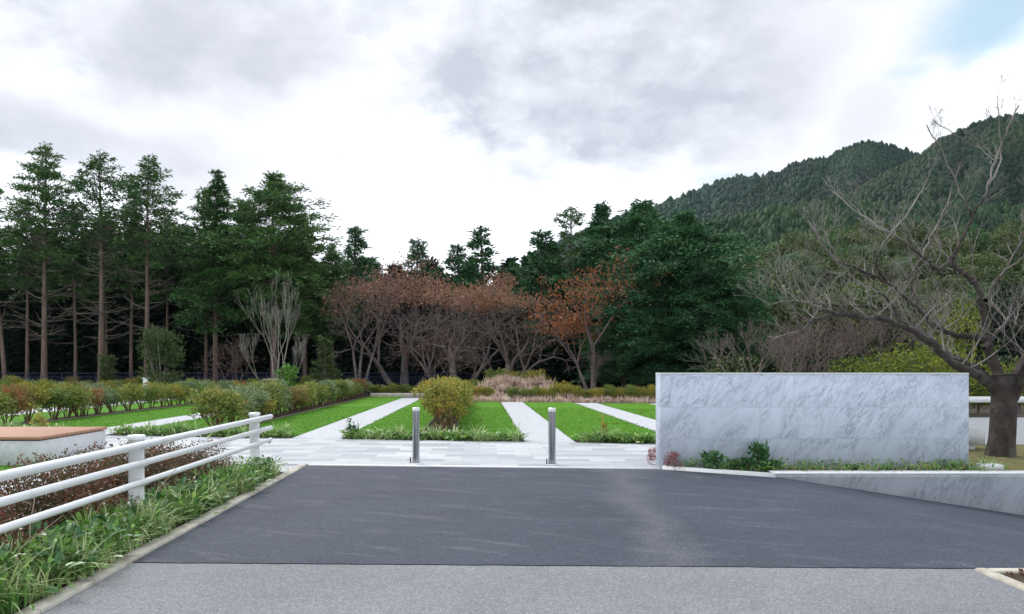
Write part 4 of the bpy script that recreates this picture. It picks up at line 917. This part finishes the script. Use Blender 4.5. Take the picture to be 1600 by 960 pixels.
pts = np.array([(7.55, 10.2, 0), (7.65, 10.35, 0), (7.7, 10.1, 0)]); tufts('lilyturf', pts, 26, .34, 'blade_var', 'pale lilyturf tuft at the right end of the marble wall', 'ground cover', .012, .7, .04, 105, 5)
# small shrub at right picture edge
put_shrub(az[0], 'kerb_shrub', (4.27, 4.78, 0), 'green shrub cut by the right picture edge above the corner kerb', ('stem_red', 'leaf_cover'), 0, (.5, .5, .7))

# ------------------------------------------------------------------ big cherry tree at the right
def cherry():
    global RN
    RN = np.random.default_rng(77); rr = random.Random(78)
    D1 = 11.75; X0, Y0, _ = P(1563, 715, D1)
    t = thing('cherry_tree', (X0, Y0, 0), 'large leafless cherry tree spreading over the right end of the marble wall', 'tree')
    def q(px, py, dy): 
        a = P(px, py, D1 + dy); return np.array((a[0] - X0, a[1] - Y0, a[2]))
    tk = MB(); bm = MB(); tw = MB(); tips = []
    def smooth(pts, n=6):
        pts = np.array(pts); out = []
        for i in range(len(pts) - 1):
            p0 = pts[max(i - 1, 0)]; p1 = pts[i]; p2 = pts[i + 1]; p3 = pts[min(i + 2, len(pts) - 1)]
            for k_ in range(n):
                u = k_ / n; out.append(.5 * ((2 * p1) + (-p0 + p2) * u + (2 * p0 - 5 * p1 + 4 * p2 - p3) * u * u + (-p0 + 3 * p1 - 3 * p2 + p3) * u ** 3))
        out.append(pts[-1]); return np.array(out)
    tr = smooth([q(1562, 735, 0), q(1563, 712, 0), q(1566, 680, 0), q(1568, 640, 0), q(1568, 610, 0), q(1566, 585, 0)], 4)
    rad = np.interp(np.linspace(0, 1, len(tr)), [0, .15, .35, .7, 1], [.31, .24, .195, .185, .17]); tk.tube(tr, rad, 16)
    limbs = [  # (points, r0, r1)
        ([q(1572, 640, 0), q(1555, 606, .0), q(1530, 588, -.1), q(1500, 574, -.3), q(1470, 552, -.5), q(1440, 527, -.7), q(1405, 508, -.9), q(1360, 497, -1.1), q(1310, 492, -1.2), q(1275, 500, -1.3), q(1252, 520, -1.3)], .13, .03),
        ([q(1556, 600, 0), q(1525, 575, .2), q(1490, 558, .5), q(1455, 530, .9), q(1420, 505, 1.2), q(1370, 480, 1.5), q(1310, 478, 1.8), q(1250, 470, 2.0)], .07, .018),
        ([q(1566, 600, 0), q(1555, 570, .1), q(1545, 540, .1), q(1538, 500, .1), q(1530, 455, 0), q(1515, 435, -.1), q(1495, 420, -.2), q(1490, 400, -.2), q(1502, 375, -.2), q(1520, 340, -.2), q(1540, 300, -.3), q(1552, 260, -.3), q(1575, 200, -.4), q(1592, 165, -.4)], .105, .012),
        ([q(1540, 530, .1), q(1520, 527, .2), q(1490, 524, .2), q(1462, 510, .1), q(1440, 490, 0), q(1415, 465, -.2), q(1385, 440, -.4), q(1350, 425, -.6), q(1300, 400, -.8), q(1262, 345, -1.0)], .075, .016),
        ([q(1572, 615, 0), q(1590, 590, 0), q(1603, 560, .1), q(1625, 520, .2), q(1650, 450, .3), q(1640, 380, .3), q(1620, 320, .2), q(1600, 270, .1)], .14, .03),
        ([q(1578, 640, 0), q(1592, 600, -.2), q(1604, 565, -.5), q(1640, 530, -.8), q(1700, 480, -1.0)], .10, .03),
        ([q(1540, 470, 0), q(1555, 440, .3), q(1580, 410, .5), q(1600, 360, .6), q(1630, 300, .6)], .05, .018),
        ([q(1490, 400, -.2), q(1465, 420, -.4), q(1440, 400, -.6), q(1400, 370, -.8), q(1350, 340, -.9), q(1300, 300, -1.0)], .04, .012),
        ([q(1440, 490, 0), q(1425, 450, .2), q(1432, 420, .3), q(1450, 380, .4), q(1480, 320, .4), q(1500, 260, .4)], .04, .010),
        ([q(1385, 440, -.4), q(1370, 410, -.4), q(1380, 380, -.3), q(1420, 330, -.2), q(1450, 280, -.2)], .03, .010),
        ([q(1405, 508, -.9), q(1390, 470, -.8), q(1340, 440, -.9), q(1320, 420, -1), q(1290, 370, -1)], .03, .009),
        ([q(1520, 340, -.2), q(1500, 300, -.4), q(1475, 245, -.5), q(1448, 195, -.6)], .022, .008),
        ([q(1552, 260, -.3), q(1540, 240, -.3), q(1500, 215, -.4), q(1460, 190, -.4)], .018, .006),
        ([q(1545, 290, -.3), q(1565, 250, -.2), q(1562, 200, -.2), q(1558, 150, -.2)], .018, .006),
        ([q(1538, 545, 0), q(1575, 505, .3), q(1600, 520, .5), q(1660, 540, .7)], .05, .02),
        ([q(1310, 492, -1.2), q(1280, 480, -1.5), q(1240, 470, -1.7), q(1200, 478, -1.8)], .022, .008),
    ]
    for pts, r0, r1 in limbs:
        r0 *= .86; s = smooth(pts, 5); s[1:-1] += RN.normal(0, .012, (len(s) - 2, 3)); n_ = len(s)
        tt = np.linspace(0, 1, n_); rl = r1 + (r0 - r1) * (1 - tt) ** 2.0
        cut = int(np.argmax(rl < .017)) if (rl < .017).any() else n_ - 1
        if cut > 0: bm.tube(s[:cut + 1], rl[:cut + 1], 10 if r0 > .06 else 6, False)
        if cut < n_ - 1: tw.tube(s[cut:], rl[cut:], 6, False)
        L = np.linalg.norm(s[-1] - s[0]); hi = max(0., min(1., (s[-1][2] - 3.2) / 1.6)); lf = 1.35 if s[-1][0] < -1.5 else 1.0; k_ = int((6 + L * 3.6) * lf * (1 - .5 * hi))
        for i in range(k_):
            j = int(n_ * (.22 + .78 * (i + rr.random()) / k_)); j = min(max(j, 1), n_ - 1)
            d = unit(s[j] - s[j - 1]); rad_ = rl[j]
            side = unit(RN.normal(size=3)); side[2] = abs(side[2]) * .8 + .15
            nd = unit(d * .5 + side * .9)
            ll = rr.uniform(.45, 1.0) * (.8 if rad_ > .05 else .6) * (1 - .5 * max(0., min(1., (s[j][2] - 3.0) / 2.2))) * (1 - .45 * j / n_)
            grow(tw, tips, s[j], nd, ll, min(rad_ * .5, .013), 1, 5 if ll > .62 else 4, rr, split=(2, 3), ang=.55, up=.18, shrink=.74, wig=.12, rmin=.0026, segs=4, sides0=5)
    tk.build('trunk', M['bark_cherry'], t, True); bm.build('branches', M['bark_cherry'], t, True); tw.build('twigs', M['twig_cherry'], t, True)
cherry()

# ------------------------------------------------------------------ shrubs and slope behind the wall
podo = [bushy(2.3, 2.6, 2600, (.12, .05), 111, 5, .02, 40, stem_r=.03), bushy(2.0, 2.4, 2200, (.12, .05), 112, 5, .02, 36, stem_r=.03)]
for i, (px, topy, d, w, lab) in enumerate(((1345, 557, 24, 1.1, 'yellow green clipped shrub above the middle of the marble wall'), (1385, 553, 24.5, 1.0, 'yellow tipped shrub right of the clipped one above the wall'),
                                      (1430, 533, 24, 1.3, 'tallest yellow green shrub above the right part of the marble wall'), (1478, 548, 23.5, 1.1, 'yellow green shrub above the right end of the marble wall'),
                                      (1530, 575, 24, 1.0, 'dark yellow green shrub between wall end and cherry trunk'), (1590, 560, 24.5, 1.1, 'yellow green shrub right of the cherry trunk'))):
    H = (2.3, 2.0)[i % 2]; z = CH + (HY - topy) / F * d; s = z / H
    put_shrub(podo[i % 2], 'podocarpus_shrub', (GX(px, d), d, 0), lab, ('bark_grey', 'leaf_podo'), i * 1.3, (s * w * .9, s * w * .9, s))
put_shrub(podo[0], 'podocarpus_tree', (GX(1490, 28), 28, 0), 'rounded yellow green tree glimpsed between the upper cherry branches', ('bark_grey', 'leaf_podo'), 2, (1.1, 1.1, 1.9))
barebush = decid(47, [((-.6, 0, 1), 1.5, .04, (-.2, 0)), ((.6, .1, 1), 1.5, .04, (.2, 0)), ((0, .3, 1), 1.7, .05, (0, 0)), ((-.2, -.3, 1), 1.4, .04, (0, -.1)), ((.9, 0, .7), 1.4, .035, (.1, 0))], 5, 0, split=(2, 3), ang=.5, up=.25, shrink=.8, wig=.15, rmin=.007)
for px, topy, d, rz, lab in ((1185, 495, 27, 0, 'reddish bare bush above the left centre of the marble wall'), (1250, 490, 29, 1, 'bare grey bush right of the reddish bare bush'), (1300, 470, 32, 2, 'taller bare bush behind the low cherry branches'), (1360, 480, 31, 3, 'bare bush behind the yellow green shrubs')):
    treeD(barebush, px, topy, d, 'bare_bush', lab, ('bark_twig', 'bark_twig', None), rz, 1.2)

def hillsheet(name, pts, Rb, z_foot_r, dens, crown, mat, label, seed, mode='cone', z0=0.0, ground_mat='hill'):
    """pts: ridge line as picture columns/rows at distance Rb; slope rises from Rb*z_foot_r"""
    pts = np.array(pts, float); pxs = np.linspace(pts[0, 0], pts[-1, 0], 90); rg = np.random.default_rng(seed)
    ph = rg.uniform(0, 6, 8)
    def surf(px, t):
        py = np.interp(px, pts[:, 0], pts[:, 1]); d = Rb * (z_foot_r + (1 - z_foot_r) * t)
        Hh = CH + (HY - py) / F * Rb - crown[0] * .85
        x = (px - VX) / F * Rb * (z_foot_r + .3 * (1 - z_foot_r) + .7 * (1 - z_foot_r) * t) if 0 else (px - VX) / F * d
        gul = 1 + (1 - t) * (.30 * np.sin(px * .026 + ph[0] + t * 4) + .15 * np.sin(px * .063 + ph[1] - 5 * t) + .04 * np.sin(px * .15 + ph[2] + 7 * t))
        z = np.where(t <= 1, z0 + (Hh - z0) * np.clip(t, 0, 1) ** 1.15 * gul, Hh - (t - 1) * Hh * .8)
        return x, d + 0 * px, z
    ts = np.concatenate([np.linspace(0, 1, 24), [1.08, 1.3]])
    PXg, Tg = np.meshgrid(pxs, ts); x, y, z = surf(PXg, Tg)
    nx = len(pxs); Q = [(j * nx + i, j * nx + i + 1, (j + 1) * nx + i + 1, (j + 1) * nx + i) for j in range(len(ts) - 1) for i in range(nx - 1)]
    V = np.stack([x, y, z - .5], -1).reshape(-1, 3)
    struct(name, MB().raw(V, Q), M[ground_mat], True)
    px = rg.uniform(pts[0, 0], pts[-1, 0], dens); t_ = 1.04 * rg.random(dens) ** .75; x, y, z = surf(px, t_)
    n_ = dens; h = crown[0] * rg.choice([.6, .8, 1.0, 1.3], n_) * rg.uniform(.8, 1.1, n_); w = crown[1] * rg.uniform(.75, 1.25, n_)
    if mode == 'cone': prof = [(0.0, .8), (.35, 1.05), (.65, .8), (.88, .42), (1.0, .06)]
    else: prof = [(0.0, .7), (.3, 1.05), (.6, .95), (.85, .6), (1.0, .08)]
    S = 6; rings = []
    a0 = rg.uniform(0, 6.28, n_)
    for (f, rf) in prof:
        for k_ in range(S):
            a = a0 + k_ * 6.283 / S + f * 1.5; r = w * rf * rg.uniform(.65, 1.3, n_)
            rings.append(np.stack([x + np.cos(a) * r, y + np.sin(a) * r, z - .3 * h * 0 + h * f + rg.normal(0, .05, n_) * h], 1))
    V = np.stack(rings, 1).reshape(-1, 3); K = S * len(prof)
    q = np.array([(r * S + k_, r * S + (k_ + 1) % S, (r + 1) * S + (k_ + 1) % S, (r + 1) * S + k_) for r in range(len(prof) - 1) for k_ in range(S)])
    Q = (np.arange(n_)[:, None, None] * K + q[None]).reshape(-1, 4)
    tag(MB().raw(V, Q).build('hill_forest', M[mat]), label, 'forest', kind='stuff')
    return surf
hillsheet('hill_far', [(820, 400), (950, 345), (1000, 326), (1040, 314), (1060, 307), (1100, 291), (1140, 277), (1190, 273), (1250, 262), (1300, 262), (1400, 280), (1500, 300)], 800, .62, 9000, (8, 3.6), 'hill_conifer', 'wood on the hazy far left ridge of the mountain', 201)
hillsheet('hill_middle', [(1040, 385), (1090, 352), (1130, 332), (1180, 292), (1240, 255), (1290, 247), (1330, 226), (1365, 221), (1400, 229), (1440, 243), (1500, 262), (1600, 300)], 560, .55, 24000, (4.6, 2.1), 'hill_conifer', 'wood on the rounded middle peak of the mountain', 202)
hillsheet('hill_right', [(1240, 335), (1330, 300), (1400, 262), (1440, 240), (1480, 212), (1540, 187), (1600, 176), (1700, 150), (1900, 110), (2200, 100)], 420, .5, 26000, (3.9, 1.8), 'hill_mixed', 'wood on the steep right shoulder of the mountain', 203)
hillsheet('hill_near', [(960, 400), (1040, 372), (1100, 345), (1160, 336), (1240, 322), (1300, 312), (1350, 322), (1450, 325), (1600, 320), (1800, 300), (2100, 280)], 210, .5, 12000, (4.0, 1.35), 'hill_conifer', 'green conifer wood on the lower slope above the bare cherry', 204)
sf = hillsheet('hill_foot', [(1060, 480), (1110, 450), (1150, 425), (1200, 398), (1260, 372), (1400, 375), (1600, 370), (1800, 350), (2000, 340)], 105, .42, 300, (2.0, 2.4), 'hill_mixed', 'undergrowth between the broadleaf trees on the hill foot', 205, 'dome')
# individual broadleaf crowns on the near slope
def broad(seed, H=6, W=6.4, n=3400, leaf=(.34, .2)):
    global RN
    RN = np.random.default_rng(seed); rr = random.Random(seed); tb = MB(); tb.tube([(0, 0, -.5), (.1, 0, H * .35), (.1, .1, H * .6)], [.22, .17, .08], 7)
    for i in range(5):
        a = i * 1.257 + rr.random(); tb.tube([(0.08, 0, H * .3), (math.cos(a) * W * .2, math.sin(a) * W * .2, H * .55), (math.cos(a) * W * .34, math.sin(a) * W * .34, H * .72)], [.1, .07, .03], 5, False)
    C = []; Dd = []; lumps = 30
    for i in range(lumps):
        a = i * 2.4; f = (i + .5) / lumps; zz = .45 + .5 * f; q_ = math.sqrt(max(0, 1 - ((zz - .45) / .55) ** 2)) * W * .42 * rr.uniform(.8, 1.05)
        c = np.array([math.cos(a) * q_, math.sin(a) * q_, H * zz]); k_ = n // lumps; o, d = ball(k_, W * rr.uniform(.13, .19), (1, 1, .75), .25)
        C.append(c + o); Dd.append(unit(d + RN.normal(size=(k_, 3)) * .6))
    C = np.vstack(C); Dd = np.vstack(Dd)
    return tb.mesh('trunk', True), MB().leaves(C, Dd, RN.uniform(.7, 1.2, len(C)) * leaf[0], RN.uniform(.7, 1.2, len(C)) * leaf[1]).mesh('crown')
BR = [broad(121), broad(122)]
rs = random.Random(44)
def put_broad(i, loc, s, label, group, mat='leaf_slope', rz=0, name='broadleaf_tree'):
    t = thing(name, loc, label, 'tree', group, rz); t.scale = s; add('trunk', BR[i][0], M['bark_grey'], t)
    o = bpy.data.objects.new('crown', BR[i][1]); COL.objects.link(o); o.parent = t
    if len(BR[i][1].materials) == 0: BR[i][1].materials.append(M[mat])
    o.material_slots[0].link = 'OBJECT'; o.material_slots[0].material = M[mat]
cnt = 0
for row in range(9):
    t_ = .22 + .78 * row / 8
    for c_ in range(13):
        px = 1085 + (1760 - 1085) * (c_ + rs.uniform(.1, .9) + (row % 2) * .3) / 13
        x, y, z = sf(np.array([px]), np.array([t_])); x, y, z = float(x[0]), float(y[0]), float(z[0])
        s = (y / 105) ** .45 * rs.uniform(.72, 1.1) * .98
        put_broad(rs.randint(0, 1), (x, y, z - 1.3), (s, s, s * rs.uniform(.8, 1.0)), 'rounded olive broadleaf tree on the hill foot behind the cherry', 'broadleaf trees on the hill foot', rs.choice(['leaf_slope', 'leaf_slope', 'leaf_slope', 'leaf_hinoki', 'leaf_slope']), rs.uniform(0, 6))
for px, topy, d, mat, lab in ((1165, 455, 44, 'leaf_slope', 'olive tree at the right foot of the big conifer'), (1215, 470, 48, 'leaf_slope', 'olive tree behind the reddish bare bush'), (1145, 520, 40, 'leaf_cypress', 'low dark tree right of the big conifer behind the wall'),
                              (1285, 475, 46, 'leaf_slope', 'olive tree behind the low cherry branches'), (1360, 470, 44, 'leaf_slope', 'olive tree behind the middle cherry branches'), (1440, 480, 42, 'leaf_slope', 'olive tree behind the tallest yellow green shrub'),
                              (1520, 500, 40, 'leaf_back', 'dark tree left of the cherry trunk top'), (1600, 470, 38, 'leaf_back', 'dark tree right of the cherry trunk'), (1680, 480, 38, 'leaf_back', 'dark tree beyond the right picture edge')):
    z = CH + (HY - topy) / F * d; s = z / 5.6
    put_broad(rs.randint(0, 1), (GX(px, d), d, 0), (s * .85, s * .85, s), lab, None, mat, rs.uniform(0, 6))
for i in range(16):
    px = 1130 + i * 36; d = rs.uniform(30, 36)
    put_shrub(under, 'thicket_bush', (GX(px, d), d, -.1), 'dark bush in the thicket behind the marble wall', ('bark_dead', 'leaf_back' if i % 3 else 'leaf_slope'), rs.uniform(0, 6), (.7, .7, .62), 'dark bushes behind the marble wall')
# ------------------------------------------------------------------ haze
HAZE = True
if HAZE:
    m = bpy.data.materials.new('haze'); m.use_nodes = True; nt = m.node_tree; nt.nodes.clear()
    o_ = nt.nodes.new('ShaderNodeOutputMaterial'); v = nt.nodes.new('ShaderNodeVolumePrincipled'); nt.links.new(v.outputs[0], o_.inputs['Volume'])
    v.inputs['Density'].default_value = .00007; v.inputs['Color'].default_value = (.62, .80, 1.0, 1); v.inputs['Anisotropy'].default_value = 0
    hb = MB(); hb.box(-1400, 1400, -130, 1200, -6, 330); tag(hb.build('haze', m), kind='stuff')
